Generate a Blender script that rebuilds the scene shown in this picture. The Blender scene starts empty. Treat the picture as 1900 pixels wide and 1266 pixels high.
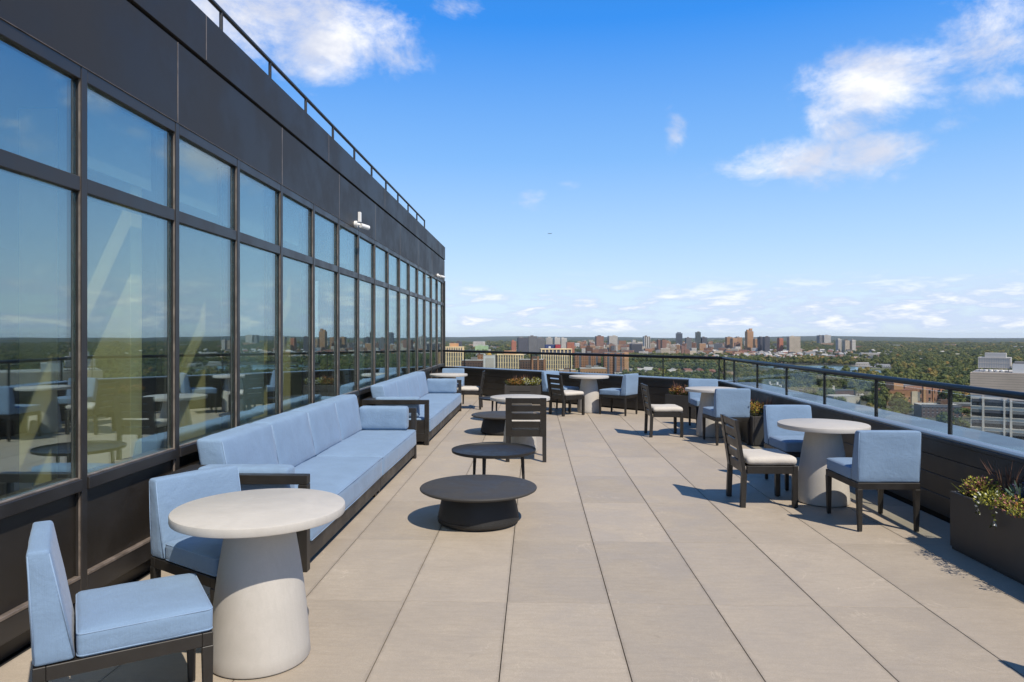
import bpy, bmesh, math, random
from mathutils import Vector, Matrix, noise
R = random.Random(11)
PI = math.pi
rad = math.radians
scene = bpy.context.scene
COL = scene.collection

# ------------------------------------------------------------------ camera
cam_d = bpy.data.cameras.new('camera')
cam = bpy.data.objects.new('camera', cam_d)
COL.objects.link(cam)
cam.location = (0, 0, 1.6)
cam.rotation_euler = (PI / 2, 0, rad(1.852))
cam_d.sensor_width = 36
cam_d.lens = 36 * 1299 / 1900
cam_d.shift_y = -12 / 1900
cam_d.clip_start = 0.05
cam_d.clip_end = 60000
scene.camera = cam

# ------------------------------------------------------------------ light
SUN = Vector((0.465, -0.62, 1.0)).normalized()
EL = math.asin(SUN.z)
AZ = math.atan2(SUN.x, SUN.y)
sun_d = bpy.data.lights.new('sun', 'SUN')
sun_d.energy = 4.4
sun_d.angle = rad(0.53)
sun_d.color = (1.0, 0.915, 0.79)
sun = bpy.data.objects.new('sun', sun_d)
COL.objects.link(sun)
sun.rotation_euler = (-SUN).to_track_quat('-Z', 'Y').to_euler()
scene.view_settings.view_transform = 'Standard'
scene.view_settings.look = 'None'
scene.view_settings.gamma = 1
scene.view_settings.exposure = 0.22
scene.view_settings.use_curve_mapping = False


class NT:
    """tiny helper for node trees"""
    def __init__(self, tree):
        self.t = tree

    def n(self, typ, **kw):
        nd = self.t.nodes.new(typ)
        for k, v in kw.items():
            setattr(nd, k, v)
        return nd

    def put(self, sock, val):
        if hasattr(val, 'is_output'):
            self.t.links.new(val, sock)
        elif val is not None:
            sock.default_value = val

    def math(self, op, a, b=None, c=None, clamp=False):
        nd = self.n('ShaderNodeMath', operation=op, use_clamp=clamp)
        for i, v in enumerate((a, b, c)):
            if v is not None:
                self.put(nd.inputs[i], v)
        return nd.outputs[0]

    def mix(self, f, a, b, mode='MIX'):
        nd = self.n('ShaderNodeMix', data_type='RGBA', blend_type=mode)
        self.put(nd.inputs[0], f)
        self.put(nd.inputs[6], a)
        self.put(nd.inputs[7], b)
        return nd.outputs[2]

    def noise(self, vec, scale, detail=4, rough=0.5, dist=0.0):
        nd = self.n('ShaderNodeTexNoise')
        self.put(nd.inputs['Vector'], vec)
        nd.inputs['Scale'].default_value = scale
        nd.inputs['Detail'].default_value = detail
        nd.inputs['Roughness'].default_value = rough
        nd.inputs['Distortion'].default_value = dist
        return nd.outputs[0]

    def ramp(self, val, lo, hi, a=0.0, b=1.0, smooth=True):
        nd = self.n('ShaderNodeMapRange')
        nd.interpolation_type = 'SMOOTHSTEP' if smooth else 'LINEAR'
        self.put(nd.inputs[0], val)
        for i, v in enumerate((lo, hi, a, b)):
            self.put(nd.inputs[i + 1], v)
        return nd.outputs[0]


def rgb(r, g, b):
    return (r, g, b, 1.0)


# ------------------------------------------------------------------ world: sky with clouds
world = bpy.data.worlds.new('World')
scene.world = world
world.use_nodes = True
wt = world.node_tree
wt.nodes.clear()
W = NT(wt)
out = W.n('ShaderNodeOutputWorld')
bg = W.n('ShaderNodeBackground')
bg.inputs[1].default_value = 0.10
sky = W.n('ShaderNodeTexSky', sky_type='NISHITA')
sky.sun_disc = False
sky.sun_elevation = EL
sky.sun_rotation = AZ
sky.altitude = 80
sky.air_density = 1.0
sky.dust_density = 0.6
sky.ozone_density = 3.0
tc = W.n('ShaderNodeTexCoord')
sep = W.n('ShaderNodeSeparateXYZ')
wt.links.new(tc.outputs['Generated'], sep.inputs[0])
dx, dy, dz = sep.outputs
azi = W.math('ARCTAN2', dx, dy)                      # azimuth from +Y towards +X
ele = W.math('ARCSINE', dz)
hs = W.n('ShaderNodeHueSaturation')
hs.inputs['Saturation'].default_value = 1.38
hs.inputs['Value'].default_value = 1.0
wt.links.new(sky.outputs[0], hs.inputs['Color'])
skycol = W.mix(1.0, hs.outputs[0], rgb(0.85, 1.15, 1.35), 'MULTIPLY')
cv = W.n('ShaderNodeCombineXYZ')
W.put(cv.inputs[0], W.math('MULTIPLY', azi, 1.0))
W.put(cv.inputs[1], W.math('MULTIPLY', ele, 1.55))
W.put(cv.inputs[2], 0.37)
cvec = cv.outputs[0]
nbig = W.noise(cvec, 8.5, 9, 0.66, 0.35)
nbig2 = W.noise(cvec, 22.0, 6, 0.62, 0.3)
# cloud field: where cloud is likely.  (azimuth, elevation, half width, half height, strength), radians
BLOBS = [(-0.300, 0.385, 0.125, 0.070, 0.50), (-0.385, 0.415, 0.130, 0.090, 0.50), (-0.195, 0.366, 0.060, 0.034, 0.34),
         (0.450, 0.300, 0.100, 0.056, 0.50), (0.350, 0.230, 0.095, 0.032, 0.48), (0.440, 0.228, 0.085, 0.034, 0.46), (0.405, 0.262, 0.06, 0.04, 0.40),
         (0.545, 0.335, 0.075, 0.060, 0.40), (0.60, 0.375, 0.07, 0.05, 0.36), (0.56, 0.285, 0.06, 0.03, 0.34), (0.515, 0.255, 0.060, 0.032, 0.31), (0.195, 0.276, 0.022, 0.036, 0.40), (0.640, 0.235, 0.050, 0.024, 0.28),
         (-0.005, 0.190, 0.038, 0.026, 0.33), (0.055, 0.208, 0.036, 0.014, 0.30), (-0.11, 0.440, 0.055, 0.02, 0.26),
         (1.35, 0.36, 0.26, 0.10, 0.46), (1.9, 0.22, 0.30, 0.06, 0.44), (2.7, 0.40, 0.30, 0.12, 0.46),
         (-1.2, 0.36, 0.28, 0.10, 0.46), (-2.1, 0.26, 0.32, 0.07, 0.44), (0.2, 0.95, 0.5, 0.10, 0.44), (-2.8, 0.8, 0.5, 0.10, 0.40)]
cov = None
for (a0, e0, sa, se, st) in BLOBS:
    da = W.math('DIVIDE', W.math('SUBTRACT', azi, a0), sa)
    de = W.math('DIVIDE', W.math('SUBTRACT', ele, e0), se)
    q = W.math('ADD', W.math('MULTIPLY', da, da), W.math('MULTIPLY', de, de))
    g = W.math('MULTIPLY', W.math('EXPONENT', W.math('MULTIPLY', q, -0.8)), st)
    cov = g if cov is None else W.math('MAXIMUM', cov, g)
# low band of flat cumulus all round the horizon
band = W.math('MULTIPLY', W.ramp(ele, -0.002, 0.012), W.ramp(ele, 0.035, 0.095, 1.0, 0.0))
hz = W.n('ShaderNodeCombineXYZ')
W.put(hz.inputs[0], W.math('MULTIPLY', azi, 1.0))
W.put(hz.inputs[1], W.math('MULTIPLY', ele, 4.2))
W.put(hz.inputs[2], 3.1)
nlow = W.noise(hz.outputs[0], 15.0, 7, 0.6, 0.2)
nside = W.ramp(azi, -0.25, 0.5, 0.0, 0.055)
lowd = W.math('MULTIPLY', W.ramp(W.math('ADD', nlow, nside), 0.41, 0.63), W.math('MULTIPLY', band, 0.85))
field = W.math('ADD', W.math('ADD', W.math('MULTIPLY', nbig, 0.75), W.math('MULTIPLY', nbig2, 0.25)), cov)
dens = W.ramp(field, 0.68, 1.02)
alpha = W.math('MAXIMUM', W.math('MULTIPLY', dens, 0.97), lowd, clamp=True)
# body of the cloud: thick parts a little greyer and lavender, edges bright
sh = W.ramp(W.noise(cvec, 10.0, 5, 0.55, 0.2), 0.36, 0.66)
ccol = W.mix(sh, rgb(6.0, 6.4, 7.6), rgb(9.3, 9.25, 9.3))
lcol = W.mix(W.ramp(nlow, 0.50, 0.70), rgb(5.2, 6.2, 8.3), rgb(9.2, 9.3, 9.4))
isl = W.ramp(ele, 0.10, 0.13)
isl = W.ramp(ele, 0.11, 0.14)
ccol = W.mix(isl, lcol, ccol)
# colour of clear air from the horizon up to the zenith, laid over the sky texture
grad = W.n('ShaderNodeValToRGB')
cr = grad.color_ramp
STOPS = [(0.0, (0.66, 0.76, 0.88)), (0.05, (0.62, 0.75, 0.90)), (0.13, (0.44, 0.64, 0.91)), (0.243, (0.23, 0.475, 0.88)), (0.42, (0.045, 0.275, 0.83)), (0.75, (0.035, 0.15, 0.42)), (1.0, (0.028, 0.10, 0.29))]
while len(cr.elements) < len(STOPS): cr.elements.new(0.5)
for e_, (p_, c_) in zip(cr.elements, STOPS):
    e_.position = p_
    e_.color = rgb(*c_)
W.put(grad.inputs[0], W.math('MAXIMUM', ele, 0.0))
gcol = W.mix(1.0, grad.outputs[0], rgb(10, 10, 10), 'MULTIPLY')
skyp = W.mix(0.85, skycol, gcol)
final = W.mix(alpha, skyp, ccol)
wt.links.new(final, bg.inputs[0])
wt.links.new(bg.outputs[0], out.inputs[0])


# ------------------------------------------------------------------ materials
def mat(name, color, rough=0.5, metal=0.0, spec=0.5, vary=0.0, vscale=8.0, bump=0.0, bscale=200.0, objrand=0.0, coat=0.0):
    m = bpy.data.materials.new(name)
    m.use_nodes = True
    t = NT(m.node_tree)
    b = m.node_tree.nodes['Principled BSDF']
    b.inputs['Roughness'].default_value = rough
    b.inputs['Metallic'].default_value = metal
    b.inputs['Specular IOR Level'].default_value = spec
    b.inputs['Coat Weight'].default_value = coat
    c = rgb(*color)
    tco = t.n('ShaderNodeTexCoord').outputs['Object']
    if vary or objrand:
        f = 0.5
        if vary:
            f = t.ramp(t.noise(tco, vscale, 6, 0.6), 0.3, 0.7)
        lo = rgb(*[x * (1 - vary) for x in color])
        hi = rgb(*[x * (1 + vary) for x in color])
        cc = t.mix(f, lo, hi) if vary else c
        if objrand:
            oi = t.n('ShaderNodeObjectInfo').outputs['Random']
            k = t.ramp(oi, 0, 1, 1 - objrand, 1 + objrand, smooth=False)
            cc = t.mix(1.0, cc, k, 'MULTIPLY')
        t.put(b.inputs['Base Color'], cc)
        if vary:
            t.put(b.inputs['Roughness'], t.ramp(f, 0, 1, max(0.03, rough - 0.06), min(1, rough + 0.08)))
    else:
        b.inputs['Base Color'].default_value = c
    if bump:
        bp = t.n('ShaderNodeBump')
        bp.inputs['Strength'].default_value = bump
        bp.inputs['Distance'].default_value = 0.004
        t.put(bp.inputs['Height'], t.noise(tco, bscale, 3, 0.6))
        t.put(b.inputs['Normal'], bp.outputs[0])
    return m


TW, TL = 0.614, 1.25
M = {}
M['black'] = mat('black_powder_coat', (0.022, 0.0195, 0.017), 0.42, spec=0.45, vary=0.15, vscale=5, bump=0.05, bscale=600)
M['frame'] = mat('bronze_black_aluminium', (0.026, 0.023, 0.021), 0.38, spec=0.55, vary=0.25, vscale=3)
M['edge'] = mat('worn_mullion_edge', (0.22, 0.18, 0.15), 0.4, metal=0.3, vary=0.3, vscale=9)
M['fascia'] = mat('charcoal_fascia_panel', (0.034, 0.032, 0.031), 0.50, spec=0.30, vary=0.10, vscale=1.2)
M['wallpanel'] = mat('dark_bronze_wall_panel', (0.024, 0.020, 0.016), 0.42, spec=0.5, vary=0.2, vscale=2)
M['parapet'] = mat('dark_bronze_parapet_board', (0.022, 0.019, 0.017), 0.42, spec=0.5, vary=0.15, vscale=2)
M['ledge'] = mat('blue_grey_coping_metal', (0.25, 0.26, 0.285), 0.32, metal=0.7, vary=0.10, vscale=1.5)
M['rail'] = mat('black_painted_rail', (0.008, 0.008, 0.009), 0.38, spec=0.35)
M['steel'] = mat('brushed_steel', (0.27, 0.265, 0.26), 0.38, metal=0.85)
M['gap'] = mat('dark_joint', (0.006, 0.006, 0.006), 0.9)
M['planter'] = mat('matt_charcoal_planter', (0.045, 0.041, 0.037), 0.55, vary=0.18, vscale=4, bump=0.05, bscale=300)
M['charcoal'] = mat('charcoal_table_base', (0.022, 0.021, 0.020), 0.55, spec=0.35, vary=0.1, vscale=6)
M['white'] = mat('white_plastic', (0.78, 0.77, 0.74), 0.4)
M['lens'] = mat('dark_lens', (0.01, 0.01, 0.012), 0.1)
M['soil'] = mat('planting_soil', (0.03, 0.022, 0.016), 0.95, vary=0.4, vscale=30, bump=0.6, bscale=60)
M['cream'] = mat('cream_column', (0.86, 0.72, 0.36), 0.7, vary=0.05)
M['blind'] = mat('pale_roller_blind', (0.30, 0.35, 0.345), 0.85, vary=0.05)
M['inside'] = mat('interior_wall', (0.10, 0.10, 0.10), 0.8)
M['carpet'] = mat('interior_floor', (0.05, 0.045, 0.04), 0.7)


def stone(name, ca, cb, cc, speck=0.5, rough=0.55, scale=1.0, bump=0.12, objrand=0.05, edge=False, spec=0.4):
    m = bpy.data.materials.new(name)
    m.use_nodes = True
    t = NT(m.node_tree)
    b = m.node_tree.nodes['Principled BSDF']
    tco = t.n('ShaderNodeTexCoord').outputs['Object']
    oi = t.n('ShaderNodeObjectInfo').outputs['Random']
    off = t.n('ShaderNodeVectorMath', operation='ADD')
    t.put(off.inputs[0], tco)
    cx = t.n('ShaderNodeCombineXYZ')
    t.put(cx.inputs[0], t.math('MULTIPLY', oi, 37.0))
    t.put(cx.inputs[1], t.math('MULTIPLY', oi, 91.0))
    t.put(off.inputs[1], cx.outputs[0])
    v = off.outputs[0]
    big = t.ramp(t.noise(v, 2.2 * scale, 7, 0.62, 0.7), 0.32, 0.70)
    # soft streaks along the slab
    mp = t.n('ShaderNodeMapping')
    t.put(mp.inputs[0], v)
    mp.inputs['Scale'].default_value = (2.4, 13.0, 2.0)
    mp.inputs['Rotation'].default_value = (0, 0, 0.22)
    st = t.ramp(t.noise(mp.outputs[0], 2.6 * scale, 8, 0.66, 0.5), 0.40, 0.72)
    fine = t.ramp(t.noise(v, 160 * scale, 3, 0.7), 0.30, 0.70)
    c = t.mix(big, rgb(*ca), rgb(*cb))
    c = t.mix(t.math('MULTIPLY', st, 0.62), c, rgb(*cc))
    c = t.mix(t.math('MULTIPLY', fine, speck), c, rgb(*[x * 0.66 for x in ca]))
    mid = t.ramp(t.noise(v, 34 * scale, 4, 0.7, 0.6), 0.34, 0.66)
    c = t.mix(t.math('MULTIPLY', mid, 0.40 if speck > 0.4 else 0.07), c, rgb(*[x * 0.70 for x in cb]))
    if edge:
        sp = t.n('ShaderNodeSeparateXYZ')
        t.put(sp.inputs[0], tco)
        ex = t.math('MINIMUM', sp.outputs[0], t.math('SUBTRACT', TW, sp.outputs[0]))
        ey = t.math('MINIMUM', sp.outputs[1], t.math('SUBTRACT', TL, sp.outputs[1]))
        ed = t.math('MINIMUM', ex, t.math('MULTIPLY', ey, 2.2))
        ed = t.math('ADD', ed, t.math('MULTIPLY', t.math('SUBTRACT', t.noise(v, 9, 5, 0.7), 0.5), 0.05))
        grime = t.math('MULTIPLY', t.ramp(ed, 0.0, 0.022, 1.0, 0.0), 0.34)
        c = t.mix(grime, c, rgb(*[x * 0.45 for x in ca]))
        spot = t.ramp(t.noise(v, 5.5, 2, 0.5), 0.735, 0.76)
        c = t.mix(t.math('MULTIPLY', spot, 0.25), c, rgb(*[x * 0.45 for x in ca]))
    # thin pale veins
    vn = t.noise(v, 1.7 * scale, 4, 0.55, 1.6)
    vein = t.ramp(t.math('ABSOLUTE', t.math('SUBTRACT', vn, 0.5)), 0.0, 0.006, 1.0, 0.0)
    vein = t.math('MULTIPLY', vein, t.ramp(t.noise(v, 1.1, 2), 0.52, 0.62))
    c = t.mix(t.math('MULTIPLY', vein, 0.28 if speck > 0.4 else 0.0), c, rgb(*[min(1, x * 1.45) for x in cb]))
    # a few darker water marks with their own outline
    wm = t.ramp(t.noise(v, 0.9 * scale, 5, 0.6, 1.0), 0.60, 0.66)
    c = t.mix(t.math('MULTIPLY', wm, 0.10 if speck > 0.4 else 0.03), c, rgb(*[x * 0.6 for x in ca]))
    k = t.ramp(oi, 0, 1, 1 - objrand, 1 + objrand, smooth=False)
    c = t.mix(1.0, c, k, 'MULTIPLY')
    t.put(b.inputs['Base Color'], c)
    t.put(b.inputs['Roughness'], t.ramp(big, 0, 1, rough - 0.08, rough + 0.12))
    b.inputs['Specular IOR Level'].default_value = spec
    bp = t.n('ShaderNodeBump')
    bp.inputs['Strength'].default_value = bump
    bp.inputs['Distance'].default_value = 0.003
    t.put(bp.inputs['Height'], t.math('ADD', t.math('MULTIPLY', fine, 0.4), t.math('ADD', st, big)))
    t.put(b.inputs['Normal'], bp.outputs[0])
    return m


M['tile'] = stone('sandstone_porcelain_tile', (0.430, 0.362, 0.280), (0.475, 0.402, 0.314), (0.355, 0.298, 0.228), 0.60, 0.6, edge=True, objrand=0.07)
M['concrete'] = stone('pale_cast_concrete', (0.475, 0.445, 0.400), (0.515, 0.483, 0.437), (0.455, 0.427, 0.384), 0.22, 0.65, 2.0, 0.05, 0.02)
M['granite'] = stone('speckled_charcoal_stone', (0.055, 0.052, 0.049), (0.074, 0.070, 0.065), (0.062, 0.058, 0.055), 0.65, 0.60, 1.5, 0.2, 0.02, spec=0.25)


def fabric(name, col, bump=0.32):
    m = bpy.data.materials.new(name)
    m.use_nodes = True
    t = NT(m.node_tree)
    b = m.node_tree.nodes['Principled BSDF']
    b.inputs['Roughness'].default_value = 0.9
    b.inputs['Specular IOR Level'].default_value = 0.2
    b.inputs['Sheen Weight'].default_value = 0.12
    tco = t.n('ShaderNodeTexCoord').outputs['Object']
    n1 = t.ramp(t.noise(tco, 3.5, 5, 0.6), 0.3, 0.7)
    # slub yarns both ways
    def yarn(sc):
        mp = t.n('ShaderNodeMapping')
        t.put(mp.inputs[0], tco)
        mp.inputs['Scale'].default_value = sc
        return t.noise(mp.outputs[0], 1.0, 2, 0.5)
    ya = yarn((420, 420, 14))
    yb = yarn((14, 420, 420))
    w = t.math('ADD', t.math('MULTIPLY', ya, 0.5), t.math('MULTIPLY', yb, 0.5))
    c = t.mix(n1, rgb(*[x * 0.93 for x in col]), rgb(*[min(1, x * 1.05) for x in col]))
    c = t.mix(t.ramp(w, 0.38, 0.62, 0.28, 0.0), c, rgb(*[x * 0.70 for x in col]))
    t.put(b.inputs['Base Color'], c)
    bp = t.n('ShaderNodeBump')
    bp.inputs['Strength'].default_value = bump
    bp.inputs['Distance'].default_value = 0.022
    wr = t.noise(tco, 7.0, 4, 0.55, 0.6)
    wr2 = t.noise(tco, 26.0, 3, 0.5, 0.8)
    t.put(bp.inputs['Height'], t.math('ADD', t.math('ADD', wr, t.math('MULTIPLY', wr2, 0.25)), t.math('MULTIPLY', w, 0.06)))
    t.put(b.inputs['Normal'], bp.outputs[0])
    return m


M['blue'] = fabric('light_blue_canvas', (0.192, 0.282, 0.405))
M['seam'] = fabric('blue_seam_cord', (0.225, 0.32, 0.455))
M['cushion'] = fabric('off_white_canvas', (0.58, 0.535, 0.47))


def glass_mat(name, tint, refl, refl_col, min_f=0.05, dirt=0.0, rough=0.0):
    """sheet glass: part passes through (tinted), part mirrors; more mirror at a grazing angle"""
    m = bpy.data.materials.new(name)
    m.use_nodes = True
    t = NT(m.node_tree)
    m.node_tree.nodes.clear()
    o = t.n('ShaderNodeOutputMaterial')
    tr = t.n('ShaderNodeBsdfTransparent')
    tr.inputs[0].default_value = rgb(*tint)
    gl = t.n('ShaderNodeBsdfGlossy')
    gl.inputs['Color'].default_value = rgb(*refl_col)
    gl.inputs['Roughness'].default_value = rough
    geo = t.n('ShaderNodeNewGeometry')
    dt = t.n('ShaderNodeVectorMath', operation='DOT_PRODUCT')
    t.put(dt.inputs[0], geo.outputs['Normal'])
    t.put(dt.inputs[1], geo.outputs['Incoming'])
    sch = t.math('POWER', t.math('SUBTRACT', 1.0, t.math('ABSOLUTE', dt.outputs['Value']), clamp=True), 5.0)
    f = t.math('ADD', t.math('MULTIPLY', sch, 0.9 - refl), refl, clamp=True)
    bp = t.n('ShaderNodeBump')
    bp.inputs['Strength'].default_value = 0.012
    bp.inputs['Distance'].default_value = 0.02
    t.put(bp.inputs['Height'], t.noise(t.n('ShaderNodeTexCoord').outputs['Object'], 1.6, 1, 0.4))
    t.put(gl.inputs['Normal'], bp.outputs[0])
    mx = t.n('ShaderNodeMixShader')
    t.put(mx.inputs[0], f)
    t.put(mx.inputs[1], tr.outputs[0])
    t.put(mx.inputs[2], gl.outputs[0])
    last = mx.outputs[0]
    if dirt:
        df = t.n('ShaderNodeBsdfDiffuse')
        df.inputs[0].default_value = rgb(0.55, 0.55, 0.52)
        m2 = t.n('ShaderNodeMixShader')
        tco = t.n('ShaderNodeTexCoord').outputs['Object']
        t.put(m2.inputs[0], t.ramp(t.noise(tco, 2.0, 6, 0.65), 0.35, 0.8, dirt * 0.3, dirt))
        t.put(m2.inputs[1], last)
        t.put(m2.inputs[2], df.outputs[0])
        last = m2.outputs[0]
    t.put(o.inputs[0], last)
    return m


M['glass'] = glass_mat('tinted_reflective_glazing', (0.87, 0.92, 0.88), 0.30, (0.74, 0.90, 0.94), dirt=0.02)
M['railglass'] = glass_mat('clear_railing_glass', (0.90, 0.93, 0.91), 0.03, (0.95, 0.97, 0.97), dirt=0.015)


def leafmat(name, col, var=0.35, trans=0.25):
    m = bpy.data.materials.new(name)
    m.use_nodes = True
    t = NT(m.node_tree)
    b = m.node_tree.nodes['Principled BSDF']
    b.inputs['Roughness'].default_value = 0.6
    b.inputs['Specular IOR Level'].default_value = 0.25
    tco = t.n('ShaderNodeTexCoord').outputs['Object']
    f = t.ramp(t.noise(tco, 14, 3, 0.6), 0.3, 0.7)
    c = t.mix(f, rgb(*[x * (1 - var) for x in col]), rgb(*[min(1, x * (1 + var)) for x in col]))
    t.put(b.inputs['Base Color'], c)
    return m


L_OLIVE = leafmat('olive_leaf', (0.10, 0.115, 0.022))
L_LIME = leafmat('lime_leaf', (0.33, 0.31, 0.05))
L_PINK = leafmat('dusky_pink_leaf', (0.30, 0.13, 0.105))
L_GREEN = leafmat('green_leaf', (0.055, 0.10, 0.025))
L_WHITE = leafmat('white_petal', (0.62, 0.62, 0.55), 0.1)
L_PURPLE = leafmat('purple_petal', (0.07, 0.05, 0.12))
L_BROWN = leafmat('bronze_grass_blade', (0.15, 0.075, 0.05))
L_ORANGE = leafmat('orange_leaf', (0.36, 0.16, 0.035))
L_GREY = leafmat('blue_grey_leaf', (0.14, 0.20, 0.14))


# ------------------------------------------------------------------ geometry helpers
def link(o):
    COL.objects.link(o)
    return o


def obj(name, bm, m, parent=None, smooth=False, angle=40):
    me = bpy.data.meshes.new(name)
    bm.normal_update()
    bm.to_mesh(me)
    bm.free()
    for mm in (m if isinstance(m, (list, tuple)) else [m]):
        me.materials.append(mm)
    if smooth:
        me.polygons.foreach_set('use_smooth', [True] * len(me.polygons))
        if angle:
            me.set_sharp_from_angle(angle=rad(angle))
    o = bpy.data.objects.new(name, me)
    if parent:
        o.parent = parent
    return link(o)


def inst(name, me, parent, loc=(0, 0, 0), rot=(0, 0, 0), scale=(1, 1, 1)):
    o = bpy.data.objects.new(name, me)
    o.parent = parent
    o.location = loc
    o.rotation_euler = rot
    o.scale = scale
    return link(o)


def tag(o, label=None, cat=None, group=None, kind=None):
    if label: o['label'] = label
    if cat: o['category'] = cat
    if group: o['group'] = group
    if kind: o['kind'] = kind
    return o


def thing(name, label, cat, loc=(0, 0, 0), rz=0.0, group=None):
    o = bpy.data.objects.new(name, None)
    o.empty_display_size = 0.2
    o.location = loc
    o.rotation_euler = (0, 0, rz)
    link(o)
    return tag(o, label, cat, group)


def dup(root, loc, rz, label, group=None):
    r = root.copy()
    COL.objects.link(r)
    r.location = loc
    r.rotation_euler = (0, 0, rz)
    r['label'] = label
    if group: r['group'] = group
    for ch in list(root.children):
        c = ch.copy()
        COL.objects.link(c)
        c.parent = r
        for g in list(ch.children):
            d = g.copy()
            COL.objects.link(d)
            d.parent = c
    return r


def NB():
    return bmesh.new()


def box(bm, lo, hi, bev=0.0, mi=0, seg=1, mtx=None):
    lo, hi = Vector(lo), Vector(hi)
    res = bmesh.ops.create_cube(bm, size=1.0)
    vs = res['verts']
    c, s = (lo + hi) / 2, hi - lo
    for v in vs:
        v.co = Vector((v.co.x * s.x + c.x, v.co.y * s.y + c.y, v.co.z * s.z + c.z))
    fs = list({f for v in vs for f in v.link_faces})
    for f in fs:
        f.material_index = mi
    if bev:
        es = list({e for v in vs for e in v.link_edges})
        r = bmesh.ops.bevel(bm, geom=es, offset=bev, segments=seg, affect='EDGES', profile=0.6)
        for f in r['faces']:
            f.material_index = mi
        vs = list({v for f in fs + r['faces'] if f.is_valid for v in f.verts})
    if mtx is not None:
        bmesh.ops.transform(bm, matrix=mtx, verts=vs)
    return vs


def prism(bm, pts, axis, a, b, mi=0):
    """extrude a 2-D outline along an axis ('x','y','z') from a to b"""
    def P(p, t):
        if axis == 'x': return (t, p[0], p[1])
        if axis == 'y': return (p[0], t, p[1])
        return (p[0], p[1], t)
    A = [bm.verts.new(P(p, a)) for p in pts]
    B = [bm.verts.new(P(p, b)) for p in pts]
    fs = [bm.faces.new(A), bm.faces.new(B[::-1])]
    n = len(pts)
    for i in range(n):
        fs.append(bm.faces.new((A[i], B[i], B[(i + 1) % n], A[(i + 1) % n])))
    for f in fs: f.material_index = mi
    bmesh.ops.recalc_face_normals(bm, faces=fs)
    return A + B


def beam(bm, p, q, w, h=None, bev=0.0, mi=0, w2=None):
    """square bar from p to q"""
    h = h or w
    p, q = Vector(p), Vector(q)
    d = q - p
    L = d.length
    up = Vector((0, 0, 1)) if abs(d.normalized().z) < 0.95 else Vector((0, 1, 0))
    x = d.cross(up).normalized()
    y = x.cross(d).normalized()
    k = (w2 / w) if w2 else 1.0
    vs = []
    for (o, s) in ((p, 1.0), (q, k)):
        for (sx, sy) in ((-1, -1), (1, -1), (1, 1), (-1, 1)):
            vs.append(bm.verts.new(o + x * sx * w / 2 * s + y * sy * h / 2 * s))
    idx = [(0, 1, 2, 3), (7, 6, 5, 4), (0, 4, 5, 1), (1, 5, 6, 2), (2, 6, 7, 3), (3, 7, 4, 0)]
    fs = [bm.faces.new([vs[i] for i in f]) for f in idx]
    bmesh.ops.recalc_face_normals(bm, faces=fs)
    for f in fs: f.material_index = mi
    if bev:
        es = list({e for f in fs for e in f.edges})
        bmesh.ops.bevel(bm, geom=es, offset=bev, segments=1, affect='EDGES')


def tube(bm, pts, r, n=8, mi=0, close=False):
    pts = [Vector(p) for p in pts]
    rings = []
    N = len(pts)
    for i, p in enumerate(pts):
        a = pts[(i - 1) % N] if (close or i > 0) else p
        b = pts[(i + 1) % N] if (close or i < N - 1) else p
        d = (b - a).normalized()
        up = Vector((0, 0, 1)) if abs(d.z) < 0.9 else Vector((0, 1, 0))
        x = d.cross(up).normalized()
        y = x.cross(d)
        rr = r[i] if isinstance(r, (list, tuple)) else r
        rings.append([bm.verts.new(p + (x * math.cos(2 * PI * k / n) + y * math.sin(2 * PI * k / n)) * rr) for k in range(n)])
    M_ = N if close else N - 1
    for i in range(M_):
        A, B = rings[i], rings[(i + 1) % N]
        for k in range(n):
            f = bm.faces.new((A[k], A[(k + 1) % n], B[(k + 1) % n], B[k]))
            f.material_index = mi
            f.smooth = True
    if not close:
        bm.faces.new(rings[0][::-1]).material_index = mi
        bm.faces.new(rings[-1]).material_index = mi


def lathe(bm, prof, n=64, mi=0):
    """prof: list of (r, z), bottom to top"""
    rings = []
    for (r, z) in prof:
        if r < 1e-5:
            rings.append([bm.verts.new((0, 0, z))])
        else:
            rings.append([bm.verts.new((r * math.cos(2 * PI * k / n), r * math.sin(2 * PI * k / n), z)) for k in range(n)])
    fs = []
    for A, B in zip(rings[:-1], rings[1:]):
        for k in range(n):
            if len(A) == 1 and len(B) == 1: continue
            if len(A) == 1:
                fs.append(bm.faces.new((A[0], B[(k + 1) % n], B[k])))
            elif len(B) == 1:
                fs.append(bm.faces.new((A[k], A[(k + 1) % n], B[0])))
            else:
                fs.append(bm.faces.new((A[k], A[(k + 1) % n], B[(k + 1) % n], B[k])))
    for f in fs: f.material_index = mi
    bmesh.ops.recalc_face_normals(bm, faces=fs)


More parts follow.
